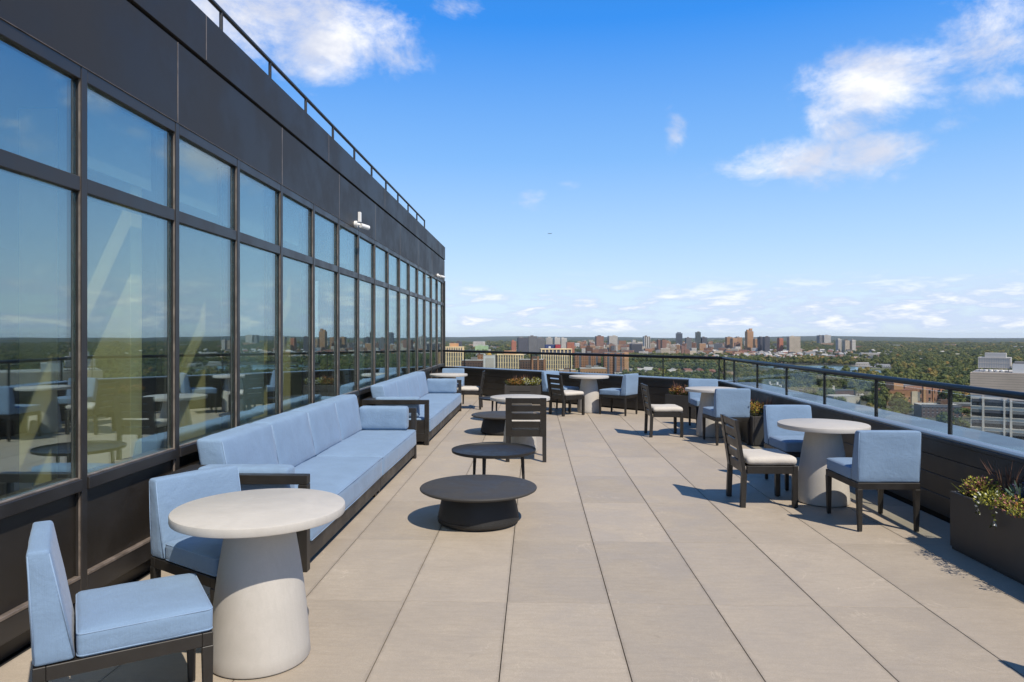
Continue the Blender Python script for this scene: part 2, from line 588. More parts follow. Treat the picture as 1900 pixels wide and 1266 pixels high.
def cushion(bm, size, r=0.03, puff=(0, 0, 0.01), n=(12, 12, 6), seed=0, amp=0.003, shape=None):
    """soft rounded box centred on the origin"""
    h = Vector(size) / 2
    def axis(hh, k):
        t = [-hh, -hh + r * 0.35, -hh + r]
        m = [-hh + r + (2 * hh - 2 * r) * i / k for i in range(1, k)]
        return t + m + [hh - r, hh - r * 0.35, hh]
    ax = [axis(h[i], n[i]) for i in range(3)]
    cache = {}
    def V(p):
        key = tuple(round(c, 5) for c in p)
        if key in cache: return cache[key]
        q = Vector(p)
        inner = Vector([max(-(h[i] - r), min(h[i] - r, q[i])) for i in range(3)])
        d = q - inner
        if d.length > 1e-9: q2 = inner + d.normalized() * r
        else: q2 = q
        for i in range(3):
            if abs(abs(p[i]) - h[i]) < 1e-6 and puff[i]:
                j, k = (i + 1) % 3, (i + 2) % 3
                f = max(0, 1 - (p[j] / h[j]) ** 4) * max(0, 1 - (p[k] / h[k]) ** 4)
                q2[i] += math.copysign(puff[i] * f, p[i])
        nv = noise.noise_vector(Vector(p) * 9.0 + Vector((seed * 3.7, seed * 1.3, 0)))
        q2 += nv * amp
        if shape: q2 = shape(q2)
        v = bm.verts.new(q2)
        cache[key] = v
        return v
    fs = []
    for i in range(3):
        j, k = (i + 1) % 3, (i + 2) % 3
        for sgn in (-1, 1):
            for a in range(len(ax[j]) - 1):
                for b in range(len(ax[k]) - 1):
                    quad = []
                    for (u, w) in ((a, b), (a + 1, b), (a + 1, b + 1), (a, b + 1)):
                        p = [0, 0, 0]
                        p[i], p[j], p[k] = sgn * h[i], ax[j][u], ax[k][w]
                        quad.append(V(p))
                    if sgn < 0: quad.reverse()
                    try:
                        f = bm.faces.new(quad)
                        f.smooth = True
                        fs.append(f)
                    except ValueError:
                        pass
    return fs


def shift(bm, v):
    bmesh.ops.translate(bm, verts=bm.verts, vec=Vector(v))


# ------------------------------------------------------------------ terrace floor
X_F = -2.585                     # plane of the glass wall
X_W = 3.54                       # inner face of the right parapet
PA, PB = Vector((3.54, 13.46)), Vector((-2.585, 19.48))   # inner face of the far parapet
TW, TL = 0.614, 1.25
slab = NB()
box(slab, (-9.0, -8.0, -0.35), (4.15, 20.0, -0.026))
floor_ = obj('terrace_floor', slab, M['gap'])
tag(floor_, kind='structure')


def tile_mesh(w, l):
    bm = NB()
    box(bm, (0.0024, 0.0009, -0.024), (w - 0.0024, l - 0.0009, 0.0), bev=0.0012)
    me = bpy.data.meshes.new('tile')
    bm.to_mesh(me); bm.free()
    me.materials.append(M['tile'])
    return me


full = tile_mesh(TW, TL)
wx0 = 0.449 - 5 * TW
edge_m = tile_mesh(wx0 + TW - (X_F + 0.012), TL)
for i in range(10):
    x = wx0 + i * TW
    for j in range(-3, 13):
        y = 4.181 + (j - 1) * TL
        ymax = PA.y + (PA.x - max(x, -2.58)) * (PB.y - PA.y) / (PA.x - PB.x)
        if y > ymax + 0.1: continue
        z = R.uniform(-0.0006, 0.0006)
        if i == 0: inst('tile', edge_m, floor_, (X_F + 0.012, y, z))
        else: inst('tile', full, floor_, (x, y, z), (R.uniform(-0.0005, 0.0005), R.uniform(-0.0008, 0.0008), 0))

# ------------------------------------------------------------------ building with the glass wall
bld = thing('glazed_penthouse', 'dark metal and glass penthouse wall along the left of the terrace', 'building', (X_F, 0, 0))
MP, M0 = 1.04, 3.909
NS, NE = -6, 15
Y0, Y1 = M0 + NS * MP, M0 + NE * MP     # first and last mullion
YC = Y1 + 0.30                            # corner
def ym(n): return M0 + n * MP

# lower wall panels, trim, kick
for n in range(NS, NE + 1):
    a, b = ym(n), (ym(n + 1) if n < NE else YC)
    bm = NB()
    box(bm, (-0.06, a + 0.004, 0.235), (-0.012, b - 0.004, 0.712), bev=0.002)
    obj('wall_panel', bm, M['wallpanel'], bld)
    bm = NB()
    box(bm, (-0.06, a + 0.03, 0.10), (0.018, b - 0.03, 0.232), bev=0.002)
    box(bm, (-0.055, a + 0.032, 0.218), (0.0215, b - 0.032, 0.2345), bev=0.002, mi=1)
    obj('trim_rail', bm, [M['frame'], M['edge']], bld)
    bm = NB()
    box(bm, (-0.10, a + 0.002, 0.0), (-0.03, b - 0.002, 0.098))
    obj('kick_plate', bm, M['wallpanel'], bld)
    bm = NB()
    box(bm, (-0.10, a + 0.03, 0.714), (0.030, b - 0.03, 0.782), bev=0.003)
    box(bm, (-0.095, a + 0.032, 0.7825), (0.012, b - 0.032, 0.790), bev=0.001, mi=1)
    obj('sill', bm, [M['frame'], M['edge']], bld)
    bm = NB()
    box(bm, (-0.10, a + 0.03, 2.412), (0.017, b - 0.03, 2.495), bev=0.003)
    obj('transom', bm, M['frame'], bld)
    bm = NB()
    box(bm, (-0.10, a + 0.03, 3.045), (0.020, b - 0.03, 3.118), bev=0.003)
    obj('head_rail', bm, M['frame'], bld)
    for (z0, z1) in ((0.790, 2.412), (2.495, 3.045)):
        bm = NB()
        box(bm, (-0.022, a + 0.031, z0 + 0.001), (-0.010, b - 0.031, z1 - 0.001))
        obj('pane', bm, M['glass'], bld)
for n in range(NS, NE + 1):
    bm = NB()
    y = ym(n)
    box(bm, (-0.12, y - 0.026, 0.0), (0.022, y + 0.026, 3.1185), bev=0.002)
    box(bm, (0.004, y - 0.0285, 0.10), (0.015, y - 0.0262, 3.10), mi=1)
    obj('mullion', bm, [M['frame'], M['edge']], bld)
bm = NB()
box(bm, (-0.10, YC - 0.03, 0.0), (0.045, YC + 0.06, 3.1185), bev=0.003)
obj('corner_post', bm, M['frame'], bld)
# fascia: lower panels, shadow line, upper panels
js = [ym(n) for n in range(NS, NE, 2)] + [YC + 0.06]
js = [ym(-7)] + [ym(n) for n in (-5, -3, -1, 1, 3, 5, 7, 9, 11, 13)] + [YC - 0.25, YC + 0.06]
for a, b in zip(js[:-1], js[1:]):
    bm = NB()
    box(bm, (-0.12, a + 0.006, 3.122), (0.024, b - 0.006, 3.70), bev=0.003)
    obj('fascia_panel', bm, M['fascia'], bld)
bm = NB()
for a in js[1:-1]:
    box(bm, (-0.10, a - 0.0045, 3.124), (0.0255, a + 0.0045, 3.70))
obj('joint_strip', bm, M['edge'], bld)
ju = [-3.37, -1.12, 2.12, 5.36, 8.60, 11.85, 15.05, 18.2, YC + 0.08]
for a, b in zip(ju[:-1], ju[1:]):
    bm = NB()
    box(bm, (-0.16, a + 0.004, 3.724), (0.036, b - 0.004, 4.085), bev=0.003)
    obj('parapet_panel', bm, M['fascia'], bld)
bm = NB()
for a in ju[1:-1]:
    box(bm, (-0.14, a - 0.0035, 3.733), (0.0375, a + 0.0035, 4.08))
obj('joint_strip', bm, M['edge'], bld)
bm = NB()
box(bm, (-0.10, js[0], 3.1188), (0.0265, YC + 0.05, 3.1216))
obj('drip_edge', bm, M['edge'], bld)
bm = NB()
box(bm, (-0.15, js[0], 3.7005), (0.004, YC + 0.05, 3.7235))
obj('shadow_gap', bm, M['gap'], bld)
# roof, ceiling, interior, end wall
bm = NB()
box(bm, (-7.0, js[0], 3.72), (-0.165, YC + 0.05, 3.98))
obj('roof', bm, M['inside'], bld)
bm = NB()
box(bm, (-7.0, js[0], 3.15), (-0.125, YC - 0.1, 3.65))
obj('ceiling', bm, M['inside'], bld)
bm = NB()
box(bm, (-7.2, js[0], 0.0), (-7.0, YC + 0.05, 4.05))
obj('back_wall', bm, M['inside'], bld)
bm = NB()
box(bm, (-7.0, js[0], -0.02), (-0.12, YC - 0.04, 0.03))
obj('interior_floor', bm, M['carpet'], bld)
bm = NB()
box(bm, (-7.0, js[0] - 0.15, 0.0), (0.0, js[0], 4.05))
obj('end_wall', bm, M['wallpanel'], bld)
for k in range(6):
    xa, xb = -0.10 - k * 1.15, -0.10 - (k + 1) * 1.15
    bm = NB()
    box(bm, (xb + 0.03, YC + 0.0, 0.79), (xa - 0.03, YC + 0.012, 3.1))
    obj('pane', bm, M['glass'], bld)
    bm = NB()
    box(bm, (xb - 0.028, YC - 0.05, 0.0), (xb + 0.028, YC + 0.05, 3.118), bev=0.003)
    obj('mullion', bm, M['frame'], bld)
bm = NB()
box(bm, (-7.0, YC - 0.05, 0.0), (-0.1, YC + 0.05, 0.788))
box(bm, (-7.0, YC - 0.08, 3.12), (-0.125, YC + 0.06, 3.70))
box(bm, (-7.0, YC - 0.08, 3.71), (-0.165, YC + 0.07, 4.08))
obj('end_wall', bm, M['fascia'], bld)
# things seen dimly through the glass: pale columns just inside and drawn roller blinds
for n, off in ((-3, 0.2), (-1, 0.28), (1, -0.26), (3, -0.55), (4, 0.30), (7, 0.25), (11, 0.2)):
    bm = NB()
    y = ym(n) + off
    box(bm, (-0.95, y, 0.031), (-0.17, y + 0.14, 3.149), bev=0.004)
    obj('column', bm, M['cream'], bld)
for n in (-5, -4, 2, 6, 8, 9, 10, 12, 13):
    bm = NB()
    box(bm, (-0.150, ym(n) + 0.05, 0.80), (-0.145, ym(n + 1) - 0.05, 3.10))
    obj('roller_blind', bm, M['blind'], bld)
for n in (-2, 0, 1, 3, 5, 7):
    bm = NB()
    box(bm, (-0.150, ym(n) + 0.05, 2.62), (-0.145, ym(n + 1) - 0.05, 3.10))
    obj('roller_blind', bm, M['blind'], bld)

# roof rail
rr = thing('roof_guard_rail', 'thin dark guard rail standing along the roof edge above the fascia', 'railing', (-2.86, 0, 3.98))
bm = NB()
tube(bm, [(0, js[0] + 0.1, 0.575), (0, 18.10, 0.575)], 0.022, 10)
obj('top_rail', bm, M['frame'], rr, smooth=True)
for k in range(-6, 11):
    y = 6.30 + k * 1.18
    if y > 18.2: break
    bm = NB()
    tube(bm, [(0, y, 0.0), (0, y, 0.556)], 0.018, 8)
    obj('post', bm, M['frame'], rr, smooth=True)

# security cameras
def cctv(y, z, label):
    t = thing('security_camera', label, 'camera', (X_F + 0.026, y, z))
    bm = NB(); tube(bm, [(0.0, 0, 0), (0.05, 0, 0)], 0.055, 18); obj('junction_box', bm, M['white'], t, smooth=True)
    bm = NB(); tube(bm, [(0.05, 0, 0), (0.10, 0, -0.015), (0.13, 0.01, -0.02)], 0.026, 10); obj('arm', bm, M['white'], t, smooth=True)
    bm = NB(); tube(bm, [(0.11, -0.03, -0.025), (0.16, 0.05, -0.035), (0.205, 0.12, -0.045)], 0.038, 16); obj('housing', bm, M['white'], t, smooth=True)
    bm = NB(); tube(bm, [(0.2055, 0.121, -0.045), (0.208, 0.125, -0.0455)], 0.031, 16); obj('lens', bm, M['lens'], t, smooth=True)
    t.scale = (0.85, 0.85, 0.85)
    return t
c1 = cctv(9.88, 3.17, 'white security camera with upright antenna box nearer on the dark fascia')
bm = NB(); box(bm, (0.06, -0.03, 0.035), (0.11, 0.03, 0.20), bev=0.006); obj('antenna_box', bm, M['white'], c1)
cctv(18.3, 3.15, 'small white security camera at the far corner of the glass wall')

# ------------------------------------------------------------------ parapets with glass railing
def parapet(name, label, p, q, seg, posts, pw=0.012):
    """wall from p to q with the terrace on its left side of travel... local x along, local y outward"""
    p, q = Vector(p), Vector(q)
    d = (q - p)
    L = d.length
    rz = math.atan2(d.y, d.x)
    t = thing(name, label, 'parapet', (p.x, p.y, 0), rz)
    # local +x along the wall, the terrace on +y
    bm = NB(); box(bm, (0, -0.62, -0.3), (L, -0.03, 0.665)); obj('core', bm, M['gap'], t)
    n = max(1, round(L / seg))
    for k in range(n):
        a, b = L * k / n + 0.002, L * (k + 1) / n - 0.002
        for (z0, z1) in ((0.035, 0.198), (0.202, 0.368), (0.372, 0.530)):
            bm = NB(); box(bm, (a, -0.029, z0), (b, 0.0, z1), bev=0.002); obj('board', bm, M['parapet'], t)
        bm = NB(); box(bm, (a, -0.028, 0.534), (b, 0.003, 0.664), bev=0.002); obj('board', bm, M['parapet'], t)
        bm = NB(); box(bm, (a, -0.66, 0.668), (b, -0.036, 0.695), bev=0.003); obj('coping', bm, M['ledge'], t)
        bm = NB(); box(bm, (a, -0.0355, 0.6645), (b, 0.012, 0.694), bev=0.003); obj('coping_edge', bm, M['parapet'], t)
    bm = NB(); box(bm, (0.0, -0.075, 0.6955), (L, 0.008, 0.714), bev=0.003); obj('glass_shoe', bm, M['steel'], t)
    # rail
    bm = NB()
    tube(bm, [(-0.03, -0.055, 1.147), (L + 0.03, -0.055, 1.147)], 0.029, 14)
    obj('top_rail', bm, M['rail'], t, smooth=True)
    for u in posts:
        bm = NB(); box(bm, (u - pw, -0.070, 0.7355), (u + pw, -0.040, 1.124), bev=0.002); obj('post', bm, M['rail'], t)
    us = [0.0] + list(posts) + [L]
    for a, b in zip(us[:-1], us[1:]):
        if b - a < 0.2: continue
        bm = NB(); box(bm, (a + 0.017, -0.061, 0.7355), (b - 0.017, -0.049, 1.095)); obj('glass_pane', bm, M['railglass'], t)
    return t
yp = [13.40 - 0.62 - 1.315 * k for k in range(0, 14)]
P0 = Vector((X_W, -6.0))
PC = Vector((X_W, 13.46))
parapet('right_parapet', 'dark parapet with glass railing and round rail along the right edge', P0, PC, 2.63, sorted(y + 6.0 for y in [13.40] + [12.74 - 1.312 * k for k in range(14)]))
dl = (PB - PA).length
pu = [0.06]
for (x_, y_) in ((2.622, 13.999), (1.711, 14.839), (0.79, 15.587), (-0.1, 16.198), (-0.974, 16.9), (-1.806, 17.6)):
    pass
for k in range(1, 7):
    pu.append(0.06 + k * 1.27)
parapet('far_parapet', 'dark parapet with glass railing closing the far end of the terrace at a slant', PA, PB, 2.85, pu, 0.007)

# ------------------------------------------------------------------ furniture: white round dining tables
def white_table():
    t = thing('dining_table', '', 'table')
    bm = NB()
    Rt = 0.41
    lathe(bm, [(0.0, 0.705), (Rt - 0.008, 0.705), (Rt - 0.002, 0.708), (Rt, 0.714), (Rt, 0.740), (Rt - 0.002, 0.746), (Rt - 0.008, 0.75), (0.0, 0.75)], 96)
    obj('tabletop', bm, M['concrete'], t, smooth=True, angle=35)
    bm = NB()
    prof = [(0.0, 0.004), (0.225, 0.004), (0.236, 0.007), (0.240, 0.016)]
    for k in range(1, 13):
        u = k / 12
        prof.append((0.240 - 0.088 * u + 0.012 * math.sin(u * PI), 0.016 + 0.689 * u - 0.0005))
    prof.append((0.0, 0.7045))
    lathe(bm, prof, 72)
    obj('pedestal', bm, M['concrete'], t, smooth=True, angle=50)
    bm = NB()
    lathe(bm, [(0, 0.0), (0.215, 0.0), (0.215, 0.0038), (0, 0.0038)], 48)
    obj('foot_pad', bm, M['gap'], t)
    return t

TG = 'round white pedestal tables'
wt0 = white_table()
wt0['group'] = TG
wt0.location = (-1.36, 3.43, 0)
wt0['label'] = 'round white pedestal table nearest the camera, between the two blue chairs at the left'
for (x, y, lab) in ((2.76, 6.80, 'round white pedestal table at the right with three chairs, nearest the right parapet glass'),
                    (2.80, 11.18, 'round white pedestal table behind the right front one, in the far right corner'),
                    (1.12, 14.50, 'round white pedestal table in the middle of the far slanted parapet'),
                    (-0.20, 9.58, 'round white pedestal table half hidden behind the black chair seen from behind'),
                    (-1.86, 15.08, 'round white pedestal table behind the far end of the rear sofa')):
    dup(wt0, (x, y, 0), R.uniform(0, 6), lab, TG)

# ------------------------------------------------------------------ low black tables
def drum_table():
    t = thing('coffee_table', '', 'table')
    bm = NB()
    Rt = 0.50
    lathe(bm, [(0, 0.272), (Rt - 0.05, 0.272), (Rt - 0.02, 0.276), (Rt - 0.004, 0.285), (Rt, 0.294), (Rt - 0.004, 0.301), (Rt - 0.014, 0.305), (0, 0.305)], 96)
    obj('tabletop', bm, M['granite'], t, smooth=True, angle=60)
    bm = NB()
    lathe(bm, [(0, 0.012), (0.335, 0.012), (0.346, 0.020), (0.350, 0.034), (0.349, 0.052), (0.345, 0.054), (0.343, 0.075), (0.333, 0.125), (0.317, 0.195), (0.303, 0.250), (0.299, 0.2715), (0, 0.2715)], 80)
    obj('base', bm, M['charcoal'], t, smooth=True, angle=50)
    bm = NB()
    lathe(bm, [(0, 0), (0.30, 0), (0.30, 0.0118), (0, 0.0118)], 40)
    obj('plinth', bm, M['gap'], t)
    return t
ct = drum_table()
ct.location = (-0.48, 5.98, 0)
ct['label'] = 'low round charcoal coffee table with drum base nearest the camera'
ct['group'] = 'low drum coffee tables'
dup(ct, (-0.53, 11.38, 0), 1.0, 'low round charcoal coffee table with drum base in front of the rear sofa', 'low drum coffee tables')

def tray_table():
    t = thing('tray_table', '', 'table')
    Rt = 0.433
    bm = NB()
    lathe(bm, [(0, 0.392), (Rt - 0.02, 0.392), (Rt - 0.004, 0.398), (Rt, 0.410), (Rt + 0.001, 0.424), (Rt - 0.005, 0.425), (Rt - 0.008, 0.412), (Rt - 0.02, 0.404), (0, 0.404)], 80)
    obj('tray', bm, M['charcoal'], t, smooth=True, angle=50)
    for k in range(3):
        a = rad(100 + 120 * k)
        c, s = math.cos(a), math.sin(a)
        bm = NB()
        tube(bm, [(0.32 * c, 0.32 * s, 0.0), (0.30 * c, 0.30 * s, 0.392)], [0.012, 0.020], 12)
        obj('leg', bm, M['charcoal'], t, smooth=True)
    return t
tt = tray_table()
tt.location = (-0.42, 7.20, 0)
tt.rotation_euler = (0, 0, rad(35))
tt['label'] = 'black round tray table on three thin legs just behind the near coffee table'
tt['group'] = 'black tray tables'
dup(tt, (-0.60, 13.1, 0), rad(15), 'black round tray table on three thin legs behind the rear coffee table', 'black tray tables')

# ------------------------------------------------------------------ blue upholstered chairs (front faces local +y)
def piping(bm, hx, hy, z, r=0.02, rad_=0.0035, y0=0.0):
    pts = []
    for (cx, cy, a0) in ((hx - r, hy - r, 0), (-hx + r, hy - r, 90), (-hx + r, -hy + r, 180), (hx - r, -hy + r, 270)):
        for k in range(5):
            a = rad(a0 + 22.5 * k)
            pts.append((cx + r * math.cos(a), cy + r * math.sin(a) + y0, z))
    tube(bm, pts, rad_, 6, close=True)

def blue_chair():
    t = thing('upholstered_chair', '', 'chair')
    bm = NB()
    for (lo, hi) in (((-0.25, 0.262, 0.345), (0.25, 0.302, 0.398)), ((-0.25, -0.302, 0.345), (0.25, -0.262, 0.398)),
                     ((-0.25, -0.2615, 0.345), (-0.212, 0.2615, 0.398)), ((0.212, -0.2615, 0.345), (0.25, 0.2615, 0.398))):
        box(bm, lo, hi, bev=0.002)
    box(bm, (-0.211, -0.261, 0.375), (0.211, 0.261, 0.392))
    obj('frame', bm, M['black'], t)
    for sx in (-1, 1):
        for sy in (-1, 1):
            bm = NB()
            beam(bm, (sx * 0.232, sy * 0.282, 0.3448), (sx * 0.228, sy * 0.285, 0.006), 0.042, 0.042, bev=0.002, w2=0.030)
            box(bm, (sx * 0.228 - 0.012, sy * 0.285 - 0.012, 0.0), (sx * 0.228 + 0.012, sy * 0.285 + 0.012, 0.0058), mi=1)
            obj('leg', bm, [M['black'], M['steel']], t)
    bm = NB()
    cushion(bm, (0.494, 0.47, 0.102), r=0.018, puff=(0.003, 0.003, 0.012), n=(12, 12, 4), seed=3, amp=0.0025)
    shift(bm, (0, 0.068, 0.449))
    s = obj('seat', bm, M['blue'], t, smooth=True, angle=0)
    bm = NB()
    piping(bm, 0.2455, 0.2335, 0.489, y0=0.068)
    piping(bm, 0.2455, 0.2335, 0.409, y0=0.068)
    obj('piping', bm, M['seam'], s, smooth=True, angle=0)
    bm = NB()
    def lean(q):
        u = (q.z + 0.21) / 0.42                # 0 bottom .. 1 top
        k = 0.132 * (1 - u) + 0.072 * u
        y = q.y / 0.10 * k
        back = -0.302 + k / 2 - 0.02 * u
        return Vector((q.x, back + y, q.z))
    cushion(bm, (0.498, 0.10, 0.418), r=0.014, puff=(0.002, 0.004, 0.003), n=(12, 3, 10), seed=8, amp=0.0022, shape=lean)
    shift(bm, (0, 0, 0.610))
    b = obj('backrest', bm, M['blue'], t, smooth=True, angle=0)
    bm = NB()
    for sx in (-1, 1):
        for (ya, yb) in ((-0.168 - 0.007, -0.252), (-0.297, -0.317)):
            tube(bm, [(sx * 0.2465, ya, 0.415), (sx * 0.2485, (ya + yb) / 2, 0.61), (sx * 0.2465, yb, 0.805)], 0.003, 6)
    obj('piping', bm, M['seam'], b, smooth=True, angle=0)
    return t
BG = 'blue upholstered chairs round the tables'
bc = blue_chair()
bc['group'] = BG
def facing(a): return rad(a - 90)
BL = [((-1.69, 2.83), 34, 'large blue upholstered chair seen from its side at the bottom left, nearest the camera'),
      ((-1.69, 3.77), -33, 'blue upholstered chair tucked behind the nearest white table, beside the near sofa arm'),
      ((2.86, 6.06), 91, 'blue upholstered chair with its back to the camera at the right front table'),
      ((2.80, 7.55), -88, 'blue upholstered chair behind the right front table, facing the camera'),
      ((2.83, 10.48), 95, 'blue upholstered chair with its back to the camera at the far right corner table'),
      ((2.95, 12.10), -90, 'blue upholstered chair against the corner parapet, facing the camera'),
      ((1.68, 14.12), 144, 'blue upholstered chair facing left at the middle far table'),
      ((0.55, 14.74), -40, 'blue upholstered chair hidden behind the black slatted chair at the middle far table'),
      ((-1.88, 15.78), -92, 'blue upholstered chair farthest left, behind the rear sofa against the glass wall')]
for i, ((x, y), a, lab) in enumerate(BL):
    if i == 0:
        bc.location = (x, y, 0); bc.rotation_euler = (0, 0, facing(a)); bc['label'] = lab
    else:
        dup(bc, (x, y, 0), facing(a), lab, BG)

# ------------------------------------------------------------------ black slatted chairs with white cushions
def slat_chair():
    t = thing('slatted_chair', '', 'chair')
    W2 = 0.255
    back = lambda z: -0.225 - max(0, (z - 0.33)) * 0.16
    for sx in (-1, 1):
        bm = NB(); box(bm, (sx * W2 - (0.045 if sx > 0 else 0), 0.215, 0.006), (sx * W2 + (0.045 if sx < 0 else 0), 0.26, 0.388), bev=0.002)
        box(bm, (sx * (W2 - 0.0225) - 0.013, 0.225, 0.0), (sx * (W2 - 0.0225) + 0.013, 0.25, 0.0058))
        obj('leg', bm, M['black'], t)
        bm = NB()
        xa, xb = (W2 - 0.048, W2) if sx > 0 else (-W2, -W2 + 0.048)
        prism(bm, [(-0.262, 0.0), (-0.218, 0.0), (-0.205, 0.318), (-0.250, 0.318)], 'x', xa, xb)
        obj('leg', bm, M['black'], t)
        bm = NB()
        xa, xb = (W2 - 0.078, W2) if sx > 0 else (-W2, -W2 + 0.078)
        prism(bm, [(-0.248, 0.3185), (-0.212, 0.3185), (back(0.81) + 0.012, 0.81), (back(0.81) - 0.018, 0.81)], 'x', xa, xb)
        obj('back_post', bm, M['black'], t)
    for (z0, z1) in ((0.319, 0.406), (0.433, 0.512), (0.535, 0.616), (0.638, 0.718), (0.743, 0.808)):
        bm = NB()
        xa = W2 - 0.0785
        prism(bm, [(back(z0) - 0.014, z0), (back(z0) + 0.008, z0), (back(z1) + 0.006, z1), (back(z1) - 0.014, z1)], 'x', -xa, xa)
        obj('slat', bm, M['black'], t)
    bm = NB()
    for (lo, hi) in (((-W2 + 0.0455, 0.218, 0.315), (W2 - 0.0455, 0.256, 0.386)), ((-W2 + 0.003, -0.2035, 0.315), (-W2 + 0.042, 0.2145, 0.386)), ((W2 - 0.042, -0.2035, 0.315), (W2 - 0.003, 0.2145, 0.386))):
        box(bm, lo, hi, bev=0.002)
    for k in range(5):
        box(bm, (-W2 + 0.043, -0.19 + k * 0.082, 0.368), (W2 - 0.043, -0.125 + k * 0.082, 0.384))
    obj('seat_frame', bm, M['black'], t)
    bm = NB()
    cushion(bm, (0.49, 0.465, 0.074), r=0.030, puff=(0.004, 0.004, 0.010), n=(12, 12, 3), seed=5, amp=0.004)
    shift(bm, (0, 0.028, 0.430))
    s = obj('cushion', bm, M['cushion'], t, smooth=True, angle=0)
    bm = NB(); piping(bm, 0.243, 0.2305, 0.432, r=0.03, rad_=0.0032, y0=0.028); obj('piping', bm, M['cushion'], s, smooth=True, angle=0)
    return t
SG = 'black slatted chairs with white cushions'
sc_ = slat_chair()
sc_['group'] = SG
SL = [((2.165, 6.78), 0, 'black slatted chair with white cushion nearest the camera, at the right front table'),
      ((2.045, 11.20), 1, 'black slatted chair with white cushion at the far right corner table, facing right'),
      ((0.64, 14.03), 32, 'black slatted chair with white cushion at the middle far table'),
      ((-0.108, 9.03), 90, 'black slatted chair seen straight from behind in the middle of the terrace'),
      ((2.97, 2.76), 0, 'black slatted chair at the lower right edge, only its shadow reaching into view'),
      ((-1.40, 15.13), 180, 'black slatted chair with white cushion facing left beyond the rear sofa')]
for i, ((x, y), a, lab) in enumerate(SL):
    if i == 0:
        sc_.location = (x, y, 0); sc_.rotation_euler = (0, 0, facing(a)); sc_['label'] = lab
    else:
        dup(sc_, (x, y, 0), facing(a), lab, SG)

# ------------------------------------------------------------------ sofas (local y along the wall, +x towards the terrace)
def sofa(L, seam_y, label, y0):
    t = thing('sofa', label, 'sofa', (-1.53, y0, 0), 0, 'long blue sofas along the glass wall')
    D = 0.97
    for (a, b) in ((0.002, seam_y - 0.004), (seam_y + 0.004, L - 0.002)):
        bm = NB()
        box(bm, (-D, a, 0.055), (-0.012, b, 0.172), bev=0.003)
        obj('base', bm, M['black'], t)
        for (fx, fy) in ((-0.06, a + 0.08), (-0.06, b - 0.08), (-D + 0.06, a + 0.08), (-D + 0.06, b - 0.08)):
            bm = NB(); box(bm, (fx - 0.02, fy - 0.03, 0.0), (fx + 0.02, fy + 0.03, 0.0548)); obj('foot', bm, M['black'], t)
    bm = NB()
    box(bm, (-D, 0.072, 0.173), (-D + 0.06, L - 0.072, 0.648), bev=0.003)
    obj('back_frame', bm, M['black'], t)
    # arm frames: flat loop of bar with an open middle
    for (a, b) in ((0.0, 0.07), (L - 0.07, L)):
        bm = NB()
        box(bm, (-0.062, a, 0.0), (0.0, b, 0.588), bev=0.003)
        box(bm, (-D, a, 0.590), (0.0, b, 0.652), bev=0.003)
        box(bm, (-D, a, 0.0), (-D + 0.062, b, 0.588), bev=0.003)
        box(bm, (-D + 0.063, a + 0.01, 0.174), (-0.063, b - 0.01, 0.36))
        obj('arm_frame', bm, M['black'], t)
    # shelf over the corner behind the arm
    for (a, b) in ((0.071, 0.36), (L - 0.36, L - 0.071)):
        bm = NB(); box(bm, (-D, a, 0.6485), (-D + 0.20, b, 0.6525)); obj('corner_plate', bm, M['black'], t)
    # seat cushions
    for (a, b) in ((0.075, seam_y - 0.006), (seam_y + 0.006, L - 0.075)):
        bm = NB()
        cushion(bm, (0.80, b - a, 0.205), r=0.030, puff=(0.004, 0.002, 0.014), n=(10, 26, 5), seed=int(a * 7), amp=0.004)
        shift(bm, (-0.39, (a + b) / 2, 0.278))
        s = obj('seat_cushion', bm, M['blue'], t, smooth=True, angle=0)
        bm = NB()
        h = (b - a) / 2 - 0.004
        tube(bm, [(-0.006 + 0.012, (a + b) / 2 - h, 0.366), (0.012, (a + b) / 2, 0.369), (-0.006 + 0.012, (a + b) / 2 + h, 0.366)], 0.0035, 6)
        tube(bm, [(0.006, (a + b) / 2 - h, 0.192), (0.012, (a + b) / 2, 0.192), (0.006, (a + b) / 2 + h, 0.192)], 0.0035, 6)
        obj('piping', bm, M['seam'], s, smooth=True, angle=0)
    # back cushions
    ya, yb, nb = 0.36, L - 0.36 + 0.20, 4
    for k in range(nb):
        a, b = ya + (yb - ya) * k / nb + 0.004, ya + (yb - ya) * (k + 1) / nb - 0.004
        bm = NB()
        ln = lambda q: Vector((q.x - (q.z) * 0.20, q.y, q.z))
        cushion(bm, (0.20, b - a, 0.455), r=0.024, puff=(0.018, 0.002, 0.006), n=(4, 14, 10), seed=k * 5 + int(y0), amp=0.005, shape=ln)
        shift(bm, (-0.80, (a + b) / 2, 0.608))
        s = obj('back_cushion', bm, M['blue'], t, smooth=True, angle=0)
        bm = NB()
        for yy in (a + 0.006, b - 0.006):
            tube(bm, [(-0.805 + 0.103 + 0.033 - 0.006, yy, 0.41), (-0.70 - 0.004, yy, 0.60), (-0.745, yy, 0.815)], 0.004, 6)
        obj('piping', bm, M['seam'], s, smooth=True, angle=0)
    # arm cushions
    for (yc, x0, x1) in ((0.165, -0.80, -0.16), (L - 0.165, -0.70, -0.085)):
        bm = NB()
        cushion(bm, (x1 - x0, 0.165, 0.29), r=0.03, puff=(0.002, 0.010, 0.004), n=(14, 4, 7), seed=int(yc * 9), amp=0.005)
        shift(bm, ((x0 + x1) / 2, yc, 0.538))
        obj('arm_cushion', bm, M['blue'], t, smooth=True, angle=0)
    return t
sofa(4.38, 2.30, 'long blue sofa nearest the camera, in a black frame against the glass wall', 4.66)
sofa(4.55, 2.35, 'rear blue sofa in a black frame, beyond the gap after the near sofa', 10.06)

